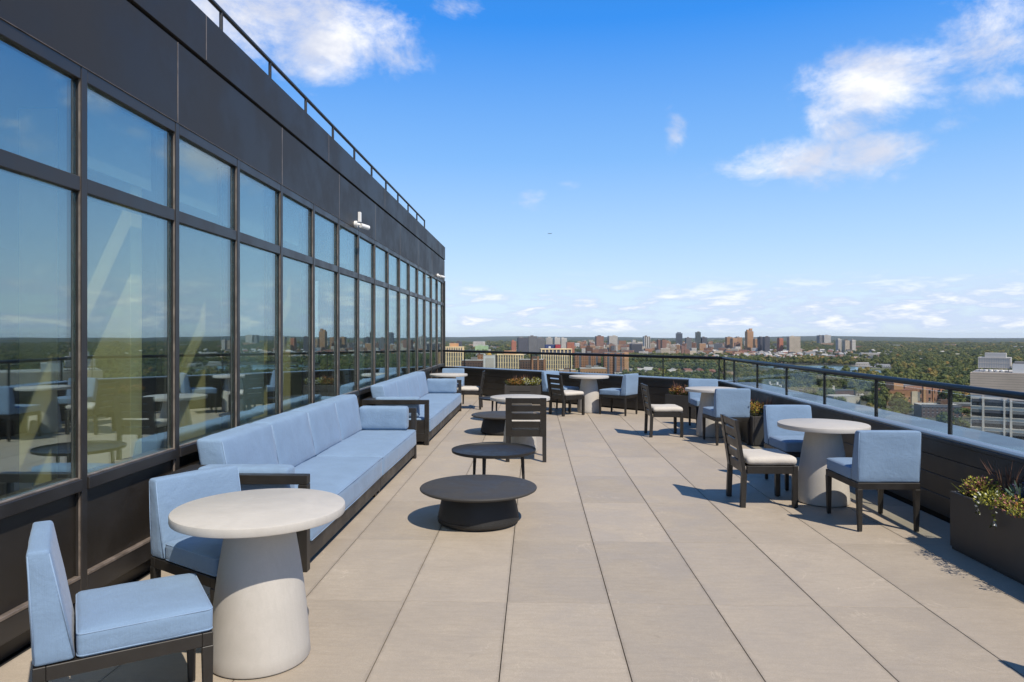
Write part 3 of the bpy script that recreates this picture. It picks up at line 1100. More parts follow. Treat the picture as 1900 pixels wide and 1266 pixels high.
# ------------------------------------------------------------------ planters and their plants
def blade(bm, base, tip, w, mi, bend=0.3, n=3):
    base, tip = Vector(base), Vector(tip)
    d = tip - base
    side = d.cross(Vector((0, 0, 1)))
    if side.length < 1e-4: side = Vector((1, 0, 0))
    side = (Matrix.Rotation(R.uniform(-1.2, 1.2), 3, d.normalized()) @ side.normalized())
    prev = None
    for i in range(n + 1):
        u = i / n
        p = base + d * u + Vector((0, 0, bend * d.length * u * (1 - u)))
        ww = w * (1 - u) ** 0.7 * (0.6 + 0.9 * min(1, u * 3)) / 1.2
        if i == n:
            v = bm.verts.new(p)
            f = bm.faces.new((prev[0], prev[1], v)); f.material_index = mi
        else:
            cur = (bm.verts.new(p - side * ww), bm.verts.new(p + side * ww))
            if prev:
                f = bm.faces.new((prev[0], prev[1], cur[1], cur[0])); f.material_index = mi
            prev = cur

def leaf(bm, p, d, l, w, mi):
    d = Vector(d).normalized()
    s = d.cross(Vector((R.uniform(-1, 1), R.uniform(-1, 1), R.uniform(-1, 1)))).normalized()
    p = Vector(p)
    q = p + d * l
    m_ = p + d * l * 0.5
    up = s.cross(d) * w * 0.25
    a, b, c, e = bm.verts.new(p), bm.verts.new(m_ + s * w + up), bm.verts.new(q), bm.verts.new(m_ - s * w + up)
    f = bm.faces.new((a, b, c)); f.material_index = mi
    f = bm.faces.new((a, c, e)); f.material_index = mi

def shrub(label, loc, r, h, mats, weights, count=420, lsize=0.022, cat='plant', group=None, name='flowering_plant', tips=None):
    bm = NB()
    for k in range(26):
        a = R.uniform(0, 2 * PI); rr_ = r * math.sqrt(R.random())
        e = (rr_ * math.cos(a), rr_ * math.sin(a), h * R.uniform(0.5, 0.9))
        tube(bm, [(e[0] * 0.25, e[1] * 0.25, 0), (e[0] * 0.7, e[1] * 0.7, e[2] * 0.55), e], [0.003, 0.0025, 0.0015], 4, mi=0)
    lumps = [(R.uniform(-.6, .6) * r, R.uniform(-.6, .6) * r, h * R.uniform(0.45, 0.75), R.uniform(0.35, 0.6)) for k in range(8)]
    for k in range(count):
        L = lumps[k % 8]
        v = Vector((R.gauss(0, 1), R.gauss(0, 1), R.gauss(0, 1))).normalized()
        rr_ = L[3] * R.random() ** 0.35
        p = (L[0] + v.x * rr_ * r, L[1] + v.y * rr_ * r, max(0.005, L[2] + v.z * rr_ * h * 0.8))
        mi = R.choices(range(len(mats)), weights)[0]
        if tips is not None and v.z > 0.35 and R.random() < 0.5: mi = tips
        leaf(bm, p, (v.x + R.uniform(-.6, .6), v.y + R.uniform(-.6, .6), abs(v.z) * 0.7 + R.uniform(-.1, .7)), lsize * R.uniform(0.7, 1.5), lsize * R.uniform(0.25, 0.42), mi)
    o = obj(name, bm, mats)
    o.location = loc
    return tag(o, label, cat, group)

def tuft(label, loc, h, mats, n=46, spread=0.5, w=0.004, cat='grass', name='grass_tuft', group=None):
    bm = NB()
    for k in range(n):
        a = R.uniform(0, 2 * PI)
        s = spread * R.random() ** 0.7
        hh = h * R.uniform(0.6, 1.05)
        b = (R.uniform(-.03, .03), R.uniform(-.03, .03), 0)
        blade(bm, b, (b[0] + math.cos(a) * s * hh, b[1] + math.sin(a) * s * hh, hh), w * R.uniform(.7, 1.3), R.randrange(len(mats)), 0.16)
    o = obj(name, bm, mats)
    o.location = loc
    return tag(o, label, cat, group)

def spikes(label, loc, h, n=9, name='purple_spike_flower', cat='flower', group=None):
    bm = NB()
    for k in range(n):
        a = R.uniform(0, 2 * PI); s = R.uniform(0, 0.09)
        hh = h * R.uniform(0.7, 1.0)
        e = Vector((math.cos(a) * s * 1.5, math.sin(a) * s * 1.5, hh))
        b = Vector((e.x * 0.5, e.y * 0.5, 0))
        tube(bm, [b, e], 0.002, 4, mi=0)
        for j in range(36):
            u = 0.45 + 0.55 * j / 36
            p = b.lerp(e, u)
            aa = j * 2.4
            leaf(bm, p, (math.cos(aa), math.sin(aa), 0.5), 0.016 * (1.25 - u * 0.6), 0.006, 1)
        for j in range(14):
            u = R.uniform(0.05, 0.5)
            aa = R.uniform(0, 6.3)
            leaf(bm, b.lerp(e, u), (math.cos(aa), math.sin(aa), 0.6), 0.04, 0.007, 2)
    o = obj(name, bm, [L_GREEN, L_PURPLE, L_GREEN])
    o.location = loc
    return tag(o, label, cat, group)

def agave(label, loc, s=0.16, name='agave_plant', group=None):
    bm = NB()
    for k in range(22):
        a = k * 2.399
        t_ = k / 22
        e = 0.35 + 0.9 * (1 - t_)
        h = s * (0.55 + 0.6 * t_)
        blade(bm, (0, 0, 0.01), (math.cos(a) * s * e * 0.8, math.sin(a) * s * e * 0.8, h), 0.016, 0, 0.12, 4)
    o = obj(name, bm, [L_GREY])
    o.location = loc
    return tag(o, label, 'plant', group)

def planter(label, c, rz, w, d, h, slot=False):
    t = thing('planter_box', label, 'planter', (c[0], c[1], 0), rz, 'charcoal planter boxes along the parapet')
    bm = NB()
    th = 0.022
    x, y = w / 2, d / 2
    box(bm, (-x + 0.01, -y + 0.01, 0.0), (x - 0.01, y - 0.01, 0.02))
    box(bm, (-x, -y, 0.0205), (x, -y + th, h), bev=0.004)
    box(bm, (-x, y - th, 0.0205), (x, y, h), bev=0.004)
    box(bm, (-x, -y + th + 0.0005, 0.0205), (-x + th, y - th - 0.0005, h), bev=0.004)
    box(bm, (x - th, -y + th + 0.0005, 0.0205), (x, y - th - 0.0005, h), bev=0.004)
    obj('box', bm, M['planter'], t)
    bm = NB()
    box(bm, (-x + th + 0.001, -y + th + 0.001, 0.10), (x - th - 0.001, y - th - 0.001, h - 0.035))
    obj('soil', bm, M['soil'], t)
    if slot:
        bm = NB(); box(bm, (-x * 0.72, -y - 0.002, h - 0.145), (x * 0.42, -y + 0.004, h - 0.125)); obj('slot', bm, M['gap'], t)
    return t
planter('charcoal planter box full of mixed flowers at the right edge, nearest the camera', (3.305, 4.50), rad(90), 1.70, 0.39, 0.43)
zs = 0.395
# near planter: runs along y from 5.35 towards the camera
shrub('pink and lime leaved plant at the near planter left end', (3.22, 5.20, zs), 0.19, 0.15, [L_OLIVE, L_LIME, L_PINK], (2, 4, 4), 760, 0.020)
tuft('bronze grass tuft behind the pink and lime plant in the near planter', (3.38, 5.12, zs), 0.30, [L_BROWN], 50, 0.55)
shrub('white flowering trailing plant over the near planter rim', (3.19, 4.90, zs), 0.17, 0.13, [L_OLIVE, L_LIME, L_WHITE], (5, 6, 1), 480, 0.018)
spikes('purple flower spikes in the near planter beside the agave', (3.36, 4.84, zs), 0.22, 12)
agave('blue grey agave behind the flowers in the near planter', (3.38, 4.98, zs), 0.17)
shrub('pink and yellow leaved plant spilling over the middle of the near planter', (3.20, 4.56, zs), 0.22, 0.15, [L_OLIVE, L_LIME, L_PINK, L_ORANGE], (2, 5, 3, 1), 620, 0.020)
tuft('bronze grass tuft at the right in the near planter', (3.37, 4.48, zs), 0.32, [L_BROWN], 54, 0.5)
spikes('purple flower spikes at the right of the near planter', (3.36, 4.62, zs), 0.20, 10)
shrub('lime leaved plant at the frame edge in the near planter', (3.24, 4.22, zs), 0.19, 0.18, [L_OLIVE, L_LIME, L_PINK], (2, 5, 1), 420, 0.020)
# trailing stems
bm = NB()
for (yy, dz) in ((4.97, 0.05), (4.80, 0.10)):
    pts = [(3.20, yy, zs + 0.06), (3.10, yy, zs + 0.055), (3.085, yy, zs + 0.02 - dz * 0.5), (3.086, yy - 0.01, zs - dz)]
    tube(bm, pts, 0.002, 4, mi=0)
    for k in range(22):
        p = Vector(pts[1]).lerp(Vector(pts[3]), R.random()) + Vector((-0.012, R.uniform(-.03, .03), R.uniform(-.01, .02)))
        leaf(bm, p, (R.uniform(-1, 0), R.uniform(-1, 1), R.uniform(-.6, .6)), 0.022, 0.009, R.choice((0, 0, 1)))
tag(obj('trailing_stem', bm, [L_OLIVE, L_WHITE]), 'thin stems with white flowers hanging over the near planter side', 'plant')

planter('charcoal planter box with a dark slot, in front of the far slanted parapet', (-0.275, 16.18), 0, 0.83, 0.38, 0.43, slot=True)
for k, (dx_, r_, col_) in enumerate(((-0.28, 0.14, 0), (-0.08, 0.15, 1), (0.12, 0.14, 2), (0.28, 0.13, 2))):
    lab = ('orange leaved plant at the left of the planter with a slot', 'orange and olive plant left of centre in the planter with a slot',
           'yellow green plant with pale tips right of centre in the planter with a slot', 'lime plant at the right of the planter with a slot')[k]
    mats_ = [L_OLIVE, L_ORANGE, L_BROWN] if col_ < 2 else [L_OLIVE, L_LIME, L_WHITE]
    shrub(lab, (-0.275 + dx_, 16.12, zs), r_, 0.19, mats_, (2, 4, 2), 260, 0.030)
for k, dx_ in enumerate((-0.18, 0.02, 0.22)):
    tuft(('left', 'middle', 'right')[k] + ' bronze grass tuft of the planter with a slot', (-0.275 + dx_, 16.24, zs), 0.30, [L_BROWN], 40, 0.6, 0.006)

pang = math.atan2(-(PB - PA).y, -(PB - PA).x)
planter('charcoal planter box in the far right corner of the terrace', (2.93, 13.66), pang, 0.74, 0.32, 0.43)
for k, (ux, m_, lab) in enumerate(((-0.24, [L_OLIVE, L_ORANGE, L_PINK], 'orange and pink plant in the corner planter'), (0.0, [L_OLIVE, L_PINK, L_BROWN], 'dark pink plant in the middle of the corner planter'),
                                 (0.24, [L_OLIVE, L_ORANGE, L_LIME], 'orange leaved plant in the corner planter behind the blue chair'))):
    shrub(lab, (2.93 + ux * math.cos(pang), 13.66 + ux * math.sin(pang), zs), 0.15, 0.19, m_, (2, 4, 2), 260, 0.028)
    tuft(('pale', 'bronze', 'wispy')[k] + ' grass tuft standing in the corner planter', (2.97 + ux * math.cos(pang), 13.70 + ux * math.sin(pang), zs), 0.30, [L_BROWN], 34, 0.55, 0.005)
planter('charcoal planter box against the right parapet, behind the blue chair facing the camera', (3.305, 10.72), rad(90), 1.25, 0.39, 0.43)
shrub('orange and lime plant in the planter behind the right front table', (3.22, 10.30, zs), 0.17, 0.20, [L_OLIVE, L_ORANGE, L_LIME], (2, 4, 2), 320, 0.026)
shrub('olive plant at the far end of the planter behind the right front table', (3.26, 10.85, zs), 0.17, 0.19, [L_OLIVE, L_PINK, L_LIME], (3, 2, 2), 260, 0.026)
tuft('bronze grass tuft rising from the planter behind the right front table', (3.38, 10.34, zs), 0.33, [L_BROWN], 46, 0.55, 0.005)
tuft('far bronze grass tuft in the planter behind the right front table', (3.36, 10.98, zs), 0.28, [L_BROWN], 40, 0.55, 0.005)

# ------------------------------------------------------------------ the city beyond
GZ = -75.0
def polar(az, d):
    a = rad(az)
    return d * math.sin(a), d * math.cos(a)

def citymat(name, ca, cb, cc, rough=0.85, scale=1.0):
    m = bpy.data.materials.new(name)
    m.use_nodes = True
    t = NT(m.node_tree)
    b = m.node_tree.nodes['Principled BSDF']
    b.inputs['Roughness'].default_value = rough
    tco = t.n('ShaderNodeTexCoord').outputs['Object']
    f = t.ramp(t.noise(tco, 0.012 * scale, 6, 0.65), 0.35, 0.65)
    g = t.ramp(t.noise(tco, 0.06 * scale, 5, 0.65), 0.48, 0.66)
    c = t.mix(f, rgb(*ca), rgb(*cb))
    c = t.mix(g, c, rgb(*cc))
    t.put(b.inputs['Base Color'], c)
    return m
M['land'] = citymat('mixed_city_ground', (0.035, 0.045, 0.018), (0.085, 0.085, 0.055), (0.15, 0.135, 0.115))
M['hill'] = citymat('wooded_hill', (0.030, 0.042, 0.016), (0.045, 0.055, 0.022), (0.06, 0.065, 0.03), scale=0.4)
M['sand'] = citymat('sandy_ground', (0.36, 0.25, 0.14), (0.42, 0.32, 0.20), (0.16, 0.14, 0.06), scale=2)
M['lawn'] = citymat('mown_grass', (0.12, 0.13, 0.03), (0.17, 0.17, 0.05), (0.09, 0.10, 0.03), scale=2)
M['paved'] = citymat('pale_paving', (0.36, 0.33, 0.30), (0.44, 0.41, 0.37), (0.25, 0.23, 0.21), scale=2)
M['water'] = mat('lake_water', (0.10, 0.19, 0.22), 0.18, spec=0.6, vary=0.1, vscale=0.02)

def sheet(name, pts, z, m):
    bm = NB()
    bm.faces.new([bm.verts.new((x, y, 0)) for (x, y) in pts])
    bmesh.ops.recalc_face_normals(bm, faces=bm.faces)
    if bm.faces[:][0].normal.z < 0: bmesh.ops.reverse_faces(bm, faces=bm.faces)
    o = obj(name, bm, m)
    o.location.z = z
    return tag(o, kind='structure')
sheet('ground', [(-16000, -6000), (16000, -6000), (16000, 16000), (-16000, 16000)], GZ, M['land'])

def blobpts(az, d, rx, ry, n=26, s=0):
    cx, cy = polar(az, d)
    a0 = -rad(az)
    P = []
    for k in range(n):
        a = 2 * PI * k / n
        w = 1 + 0.22 * noise.noise(Vector((math.cos(a) * 1.5 + s, math.sin(a) * 1.5, s)))
        x, y = rx * w * math.cos(a), ry * w * math.sin(a)
        P.append((cx + x * math.cos(a0) - y * math.sin(a0), cy + x * math.sin(a0) + y * math.cos(a0)))
    return P
LAKES = [(18.9, 1760, 48, 60), (22.1, 1740, 100, 130), (25.0, 1600, 56, 80), (27.6, 1620, 24, 34)]
LAWNS = [(21.3, 1850, 90, 45), (20.6, 1170, 70, 45), (24.6, 1760, 60, 35), (19.5, 960, 60, 22)]
SANDS = [(12.6, 1330, 75, 62), (14.2, 1240, 40, 30), (16.8, 1360, 40, 60), (8.8, 1420, 30, 26)]
PAVES = [(23.4, 1010, 90, 30), (26.0, 1900, 60, 24), (30.9, 1580, 26, 16), (10.5, 1980, 18, 10)]
RP = random.Random(77)
for k in range(16):
    dd_ = RP.uniform(1900, 4200)
    (LAWNS if k % 2 else PAVES).append((RP.uniform(10, 35), dd_, RP.uniform(40, 110) * (1 if k % 2 else 0.6), RP.uniform(40, 90) * dd_ / 2200))
for i, a in enumerate(LAKES): sheet('water', blobpts(*a, s=i), GZ + 0.5, M['water'])
for i, a in enumerate(LAWNS): sheet('grass_field', blobpts(*a, s=i + 5), GZ + 0.3, M['lawn'])
for i, a in enumerate(SANDS): sheet('sandy_lot', blobpts(*a, s=i + 9), GZ + 0.2, M['sand'])
for i, a in enumerate(PAVES): sheet('paved_lot', blobpts(*a, s=i + 14), GZ + 0.25, M['paved'])

# hills along the horizon
def ridge(d0, d1, hmax, seed, lo, hi, n=200):
    bm = NB()
    rows = []
    for j in range(7):
        u = j / 6
        d = d0 + (d1 - d0) * u
        row = []
        for i in range(n + 1):
            az = lo + (hi - lo) * i / n
            h = hmax * (0.55 + 0.45 * noise.fractal(Vector((az * 0.09 + seed, u * 0.6, seed)), 1.0, 2.0, 5)) * math.sin(min(1, u * 1.15) * PI / 2) ** 1.3
            x, y = polar(az, d)
            row.append(bm.verts.new((x, y, max(-4, h))))
        rows.append(row)
    for A, B in zip(rows[:-1], rows[1:]):
        for i in range(n):
            bm.faces.new((A[i], A[i + 1], B[i + 1], B[i]))
    o = obj('hills', bm, M['hill'], smooth=True, angle=0)
    o.location.z = GZ
    tag(o, kind='structure')
ridge(6200, 8300, 30, 2.3, -50, 62)
ridge(9300, 11800, 58, 7.9, -50, 62)

# the tower this terrace sits on
bm = NB()
prism(bm, [(4.12, -16), (4.12, 13.8), (-2.4, 20.2), (-26, 20.2), (-26, -16)], 'z', GZ, -0.36)
tw = obj('tower_block', bm, M['wallpanel'])
tag(tw, 'tower below the terrace that carries it, under the paved floor', 'building')

# ---- building styles: wall colour, window colour, window layout
def wallmat(name, col, v=0.12):
    return mat(name, col, 0.85, vary=v, vscale=0.06, objrand=0.10)
WM = {k: wallmat('wall_' + k, c) for k, c in dict(
    cream=(0.72, 0.56, 0.31), brown=(0.10, 0.055, 0.038), brick=(0.34, 0.165, 0.085), brickred=(0.29, 0.150, 0.100), orange=(0.42, 0.235, 0.12), pale=(0.50, 0.46, 0.40), paletan=(0.47, 0.39, 0.29),
    grey=(0.20, 0.195, 0.19), slate=(0.10, 0.10, 0.115), white=(0.60, 0.585, 0.55), blue=(0.03, 0.05, 0.14), red=(0.38, 0.035, 0.04), orangered=(0.45, 0.16, 0.09), slateg=(0.13, 0.15, 0.18), greeng=(0.14, 0.17, 0.15), green=(0.30, 0.42, 0.22),
    gold=(0.55, 0.33, 0.06), roofgrey=(0.20, 0.19, 0.18), roofpale=(0.46, 0.43, 0.39), roofdark=(0.06, 0.055, 0.05), tan=(0.56, 0.44, 0.32), spandrel=(0.68, 0.60, 0.51), louvre=(0.46, 0.44, 0.41), rooftile=(0.22, 0.09, 0.06), rooftan=(0.30, 0.20, 0.13)).items()}
WM['win'] = mat('dark_window', (0.022, 0.024, 0.028), 0.15)
WM['winw'] = mat('pale_window_frame', (0.5, 0.5, 0.48), 0.6)
STY = {  # wall, roof, layout: (bay, win width, floor, win height) or band
    'brown': ('brown', 'roofpale', (3.4, 1.5, 3.2, 1.5)), 'brick': ('brick', 'roofdark', (3.2, 1.3, 3.0, 1.5)), 'brick2': ('brick', 'roofgrey', (3.0, 1.6, 2.9, 1.5)), 'brickcore': ('brown', 'roofdark', None),
    'pale': ('pale', 'roofpale', (3.6, 1.6, 3.1, 1.5)), 'paletan': ('paletan', 'roofpale', (4.5, 2.0, 3.4, 1.5)), 'grey': ('grey', 'brown', (3.4, 1.8, 3.1, 1.6)), 'slate': ('slate', 'roofdark', (3.6, 2.0, 3.1, 1.7)),
    'whiteg': ('white', 'roofpale', None), 'pier': ('brown', 'roofpale', (3.2, 1.5, 3.1, 1.6)), 'bluebox': ('blue', 'roofgrey', None), 'redbox': ('red', 'roofgrey', None), 'orangered': ('orangered', 'roofgrey', (3.6, 1.5, 3.1, 1.5)),
    'brickred': ('brickred', 'roofdark', (3.2, 1.6, 3.0, 1.6)), 'stripe': ('pale', 'roofdark', 'cols'), 'bluedark': ('slate', 'roofgrey', 'bands'), 'slateg': ('slateg', 'slateg', 'bands'), 'greeng': ('greeng', 'greeng', 'bands'),
    'orange': ('orange', 'roofpale', (3.6, 1.6, 3.1, 1.5)), 'orangetall': ('orange', 'brick', (3.2, 1.4, 3.0, 1.5)), 'greenhall': ('green', 'roofpale', None), 'fin': ('slate', 'cream', None), 'crown': ('slate', 'cream', None), 'white': ('white', 'roofpale', (3.6, 1.7, 3.1, 1.5)), 'tan': ('tan', 'roofpale', (3.6, 1.7, 3.2, 1.5))}

def winboxes(bm, w, d, h, bay, ww, fl, wh, z0=1.2, sides=3, dep=0.12):
    """windows standing 12 cm proud frames on the front (-y) and the two flanks"""
    nf = max(1, int((h - z0 - 0.6) / fl))
    def quad5(c, ux, n):
        ux = Vector(ux); n = Vector(n); c = Vector(c)
        for f in range(nf):
            z = z0 + f * fl
            p = [c - ux * ww / 2 + n * dep, c + ux * ww / 2 + n * dep]
            a = [bm.verts.new((q.x, q.y, z)) for q in p] + [bm.verts.new((q.x, q.y, z + wh)) for q in p[::-1]]
            bm.faces.new(a)
            b0 = [bm.verts.new((q.x - n.x * dep, q.y - n.y * dep, z + wh)) for q in p[::-1]]
            bm.faces.new((a[3], a[2], b0[0], b0[1]))
    k = max(1, int(w / bay))
    for i in range(k):
        quad5(((i + 0.5) * w / k - w / 2, -d / 2, 0), (1, 0, 0), (0, -1, 0))
    k = max(1, int(d / bay))
    for s in (-1, 1):
        for i in range(k):
            quad5((s * w / 2, (i + 0.5) * d / k - d / 2, 0), (0, s, 0), (s, 0, 0))
    bmesh.ops.recalc_face_normals(bm, faces=bm.faces)

def building(label, cat, X, Y, w, d, ztop, style, rz, group=None, roofbox=True):
    wall, roof, lay = STY[style]
    h = ztop - GZ
    t = thing('tower_building' if h > 35 else 'city_building', label, cat, (X, Y, GZ), rz, group)
    bm = NB()
    box(bm, (-w / 2, -d / 2, 0), (w / 2, d / 2, h - 0.6))
    obj('wall', bm, WM[wall], t)
    bm = NB()
    box(bm, (-w / 2 - 0.2, -d / 2 - 0.2, h - 0.59), (w / 2 + 0.2, d / 2 + 0.2, h))
    rf = obj('roof', bm, WM[roof], t)
    if roofbox:
        bm = NB()
        bw = min(w, d) * R.uniform(0.22, 0.4)
        ox, oy = R.uniform(-.2, .2) * w, R.uniform(-.1, .2) * d
        box(bm, (ox - bw * 0.7, oy - bw / 2, h + 0.01), (ox + bw * 0.7, oy + bw / 2, h + R.uniform(2.2, 4.2)))
        obj('roof_house', bm, WM[R.choice(('roofgrey', wall, 'brown'))], t)
    if isinstance(lay, tuple):
        bm = NB(); winboxes(bm, w, d, h, *lay); tag(obj('window', bm, WM['win'], t), kind='stuff')
    elif lay == 'bands':
        bm = NB()
        z = 2.0
        while z < h - 3:
            box(bm, (-w / 2 - 0.1, -d / 2 - 0.1, z), (w / 2 + 0.1, d / 2 + 0.1, z + 2.0)); z += 3.6
        tag(obj('window', bm, WM['win'], t), kind='stuff')
    elif lay == 'cols':
        bm = NB()
        n = max(2, int(w / 7))
        for i in range(n):
            xc = (i + 0.5) * w / n - w / 2
            box(bm, (xc - w / n * 0.22, -d / 2 - 0.12, 2), (xc + w / n * 0.22, d / 2 + 0.12, h - 2))
        tag(obj('window', bm, WM['win'], t), kind='stuff')
    return t, w, d, h

def fins(t, w, d, h, pitch=4.0, fw=1.5, top=True):
    bm = NB()
    n = max(3, round(w / pitch))
    for i in range(n + 1):
        x = -w / 2 + w * i / n
        box(bm, (x - fw / 2, -d / 2 - 0.9, 0), (x + fw / 2, -d / 2 - 0.01, h + 1.2))
    n2 = max(3, round(d / pitch))
    for i in range(n2 + 1):
        y = -d / 2 + d * i / n2
        for s in (-1, 1):
            box(bm, (min(s * w / 2 + s * 0.01, s * w / 2 + s * 0.9), y - fw / 2, 0), (max(s * w / 2 + s * 0.01, s * w / 2 + s * 0.9), y + fw / 2, h + 1.2))
    tag(obj('fin', bm, WM['cream'], t), kind='stuff')
    bm = NB()
    z = 4.0
    while z < h:
        box(bm, (-w / 2 - 0.25, -d / 2 - 0.25, z), (w / 2 + 0.25, d / 2 + 0.25, z + 0.6)); z += 7.2
    tag(obj('floor_band', bm, WM['cream'], t), kind='stuff')
    bm = NB()
    box(bm, (-w / 2 - 0.95, -d / 2 - 0.95, h + 0.02), (w / 2 + 0.95, d / 2 + 0.95, h + 0.9))
    obj('cornice', bm, WM['cream'], t)

TABLE = [
 (-6.605, 1154, 31.7, 26, -19.2, 'fin', 'cream ribbed tower next to the far end of the glass wall'),
 (-5.068, 962, 29.4, 22, -33.1, 'brown', 'long low dark brick block right of the first cream ribbed tower'),
 (-4.453, 1181, 9.1, 12, -31.1, 'brick', 'slim orange brick tower above the long dark brick block'),
 (-3.704, 1001, 16.9, 16, -27.7, 'whiteg', 'narrow white building with a small gold roof'),
 (-2.073, 1100, 44.0, 24, -30.2, 'fin', 'wide cream ribbed block right of the white building with gold roof'),
 (-0.176, 940, 36.2, 20, -31.3, 'pier', 'dark brick block with orange brick piers'),
 (1.738, 1202, 52.6, 24, -23.8, 'crown', 'cream ribbed block topped by an open cream frame'),
 (4.256, 1267, 48.4, 20, -31.4, 'brick', 'left half of the brick apartment slab pair with a central core above it'),
 (6.405, 1243, 40.5, 18, -29.6, 'brick2', 'right brick apartment slab with an orange end wall'),
 (4.430, 1283, 13.7, 12, -22.0, 'brickcore', 'dark brick stair tower rising above the brick apartment slabs'),
 (2.660, 1043, 28.0, 22, -50.4, 'orange', 'low orange building below the cream framed block'),
 (4.735, 1057, 45.1, 24, -48.5, 'orange', 'low pale orange building in front of the brick apartment slabs'),
 (0.683, 1001, 34.6, 20, -49.2, 'pale', 'low pale rooftop building below the brick block with piers'),
 (-0.970, 2700, 45.7, 30, -10.9, 'slate', 'dark slate apartment slab left of the grey high tower'),
 (-0.176, 2401, 33.3, 30, -3.9, 'grey', 'tall grey apartment tower with brown top'),
 (0.506, 2602, 34.0, 30, -12.4, 'grey', 'grey apartment slab right of the tall grey tower'),
 (1.189, 2654, 28.6, 26, -10.6, 'pale', 'first pale apartment slab of the row of three'),
 (1.804, 2706, 24.9, 26, -9.8, 'pale', 'second pale apartment slab of the row of three'),
 (2.375, 2657, 24.5, 26, -11.7, 'pale', 'third pale apartment slab of the row of three'),
 (1.233, 2253, 34.6, 30, -29.6, 'bluebox', 'low blue box building in front of the pale slabs'),
 (1.870, 2245, 19.0, 30, -29.4, 'redbox', 'low red box building beside the blue one'),
 (2.901, 2308, 28.3, 30, -23.2, 'orangered', 'orange red block right of the blue and red boxes'),
 (5.257, 3326, 40.5, 30, -6.0, 'brickred', 'brown red tower on the skyline, left of the pale white tower'),
 (6.318, 3334, 48.0, 30, -4.8, 'pale', 'pale white tower on the skyline'),
 (9.020, 3258, 31.6, 25, -7.0, 'stripe', 'cream and dark striped tower on the skyline'),
 (10.017, 2963, 17.6, 25, -20.7, 'brickred', 'small red tower on the skyline left of its twin'),
 (10.354, 2916, 21.6, 25, -20.3, 'brickred', 'small red tower on the skyline right of its twin'),
 (8.167, 2843, 49.1, 40, -35.0, 'bluedark', 'low dark blue glass building below the skyline'),
 (11.570, 3495, 30.8, 28, 8.1, 'slateg', 'tall dark blue tower with shouldered top on the skyline'),
 (12.278, 3403, 29.8, 28, -13.6, 'grey', 'grey tower between the dark blue and the green towers'),
 (13.022, 3621, 26.3, 26, 13.7, 'greeng', 'tallest green glass tower on the skyline'),
 (13.453, 3629, 28.8, 30, -11.9, 'slate', 'slate block right of the green glass tower'),
 (15.344, 3454, 29.4, 30, -9.8, 'orange', 'first orange brick block of the cluster of three'),
 (15.705, 3409, 24.1, 30, -15.9, 'orange', 'middle orange brick block of the cluster of three'),
 (16.065, 3468, 29.3, 30, -11.1, 'orange', 'last orange brick block of the cluster of three'),
 (16.860, 3167, 30.9, 26, 15.5, 'orangetall', 'tallest orange tower on the right of the skyline'),
 (17.726, 3078, 21.3, 28, -8.4, 'slate', 'dark slate slab left of its pale sided twin'),
 (18.097, 3032, 22.9, 28, -7.2, 'slate', 'dark slab with pale side, right of the slate slab'),
 (17.354, 3124, 19.5, 25, -16.6, 'orange', 'small orange block beside the tallest orange tower'),
 (19.104, 3159, 19.3, 22, -13.2, 'orangered', 'lone orange block on the right skyline'),
 (20.060, 3126, 52.4, 30, -6.2, 'paletan', 'wide pale tan block with a small tank on the right skyline'),
 (21.858, 5679, 26.0, 40, -4.4, 'grey', 'far grey hospital block at the left of its cluster'),
 (22.319, 5700, 59.3, 40, -2.4, 'pale', 'far pale hospital block at the right of its cluster'),
 (23.158, 3421, 17.6, 25, -18.7, 'pale', 'small white block with orange base on the right skyline'),
 (23.645, 3379, 23.7, 25, -24.2, 'paletan', 'low cream block on the right skyline'),
 (24.074, 3391, 19.3, 25, -21.9, 'pale', 'rightmost white block on the skyline'),
 (-4.541, 3604, 71.8, 60, -34.4, 'pale', 'wide low pale hall in the far left district'),
 (-4.320, 3003, 64.5, 60, -44.6, 'greenhall', 'low hall with pale green wall in the far left district'),
 (-6.188, 2908, 28.9, 30, -27.4, 'slate', 'dark low block behind the first cream ribbed tower'),
 (-6.692, 2509, 26.8, 30, -29.2, 'paletan', 'cream low block right above the first cream ribbed tower'),
 (-1.720, 3000, 23.1, 30, -26.1, 'orangered', 'orange block left of the slate slab'),
]
CR = rad(1.852)
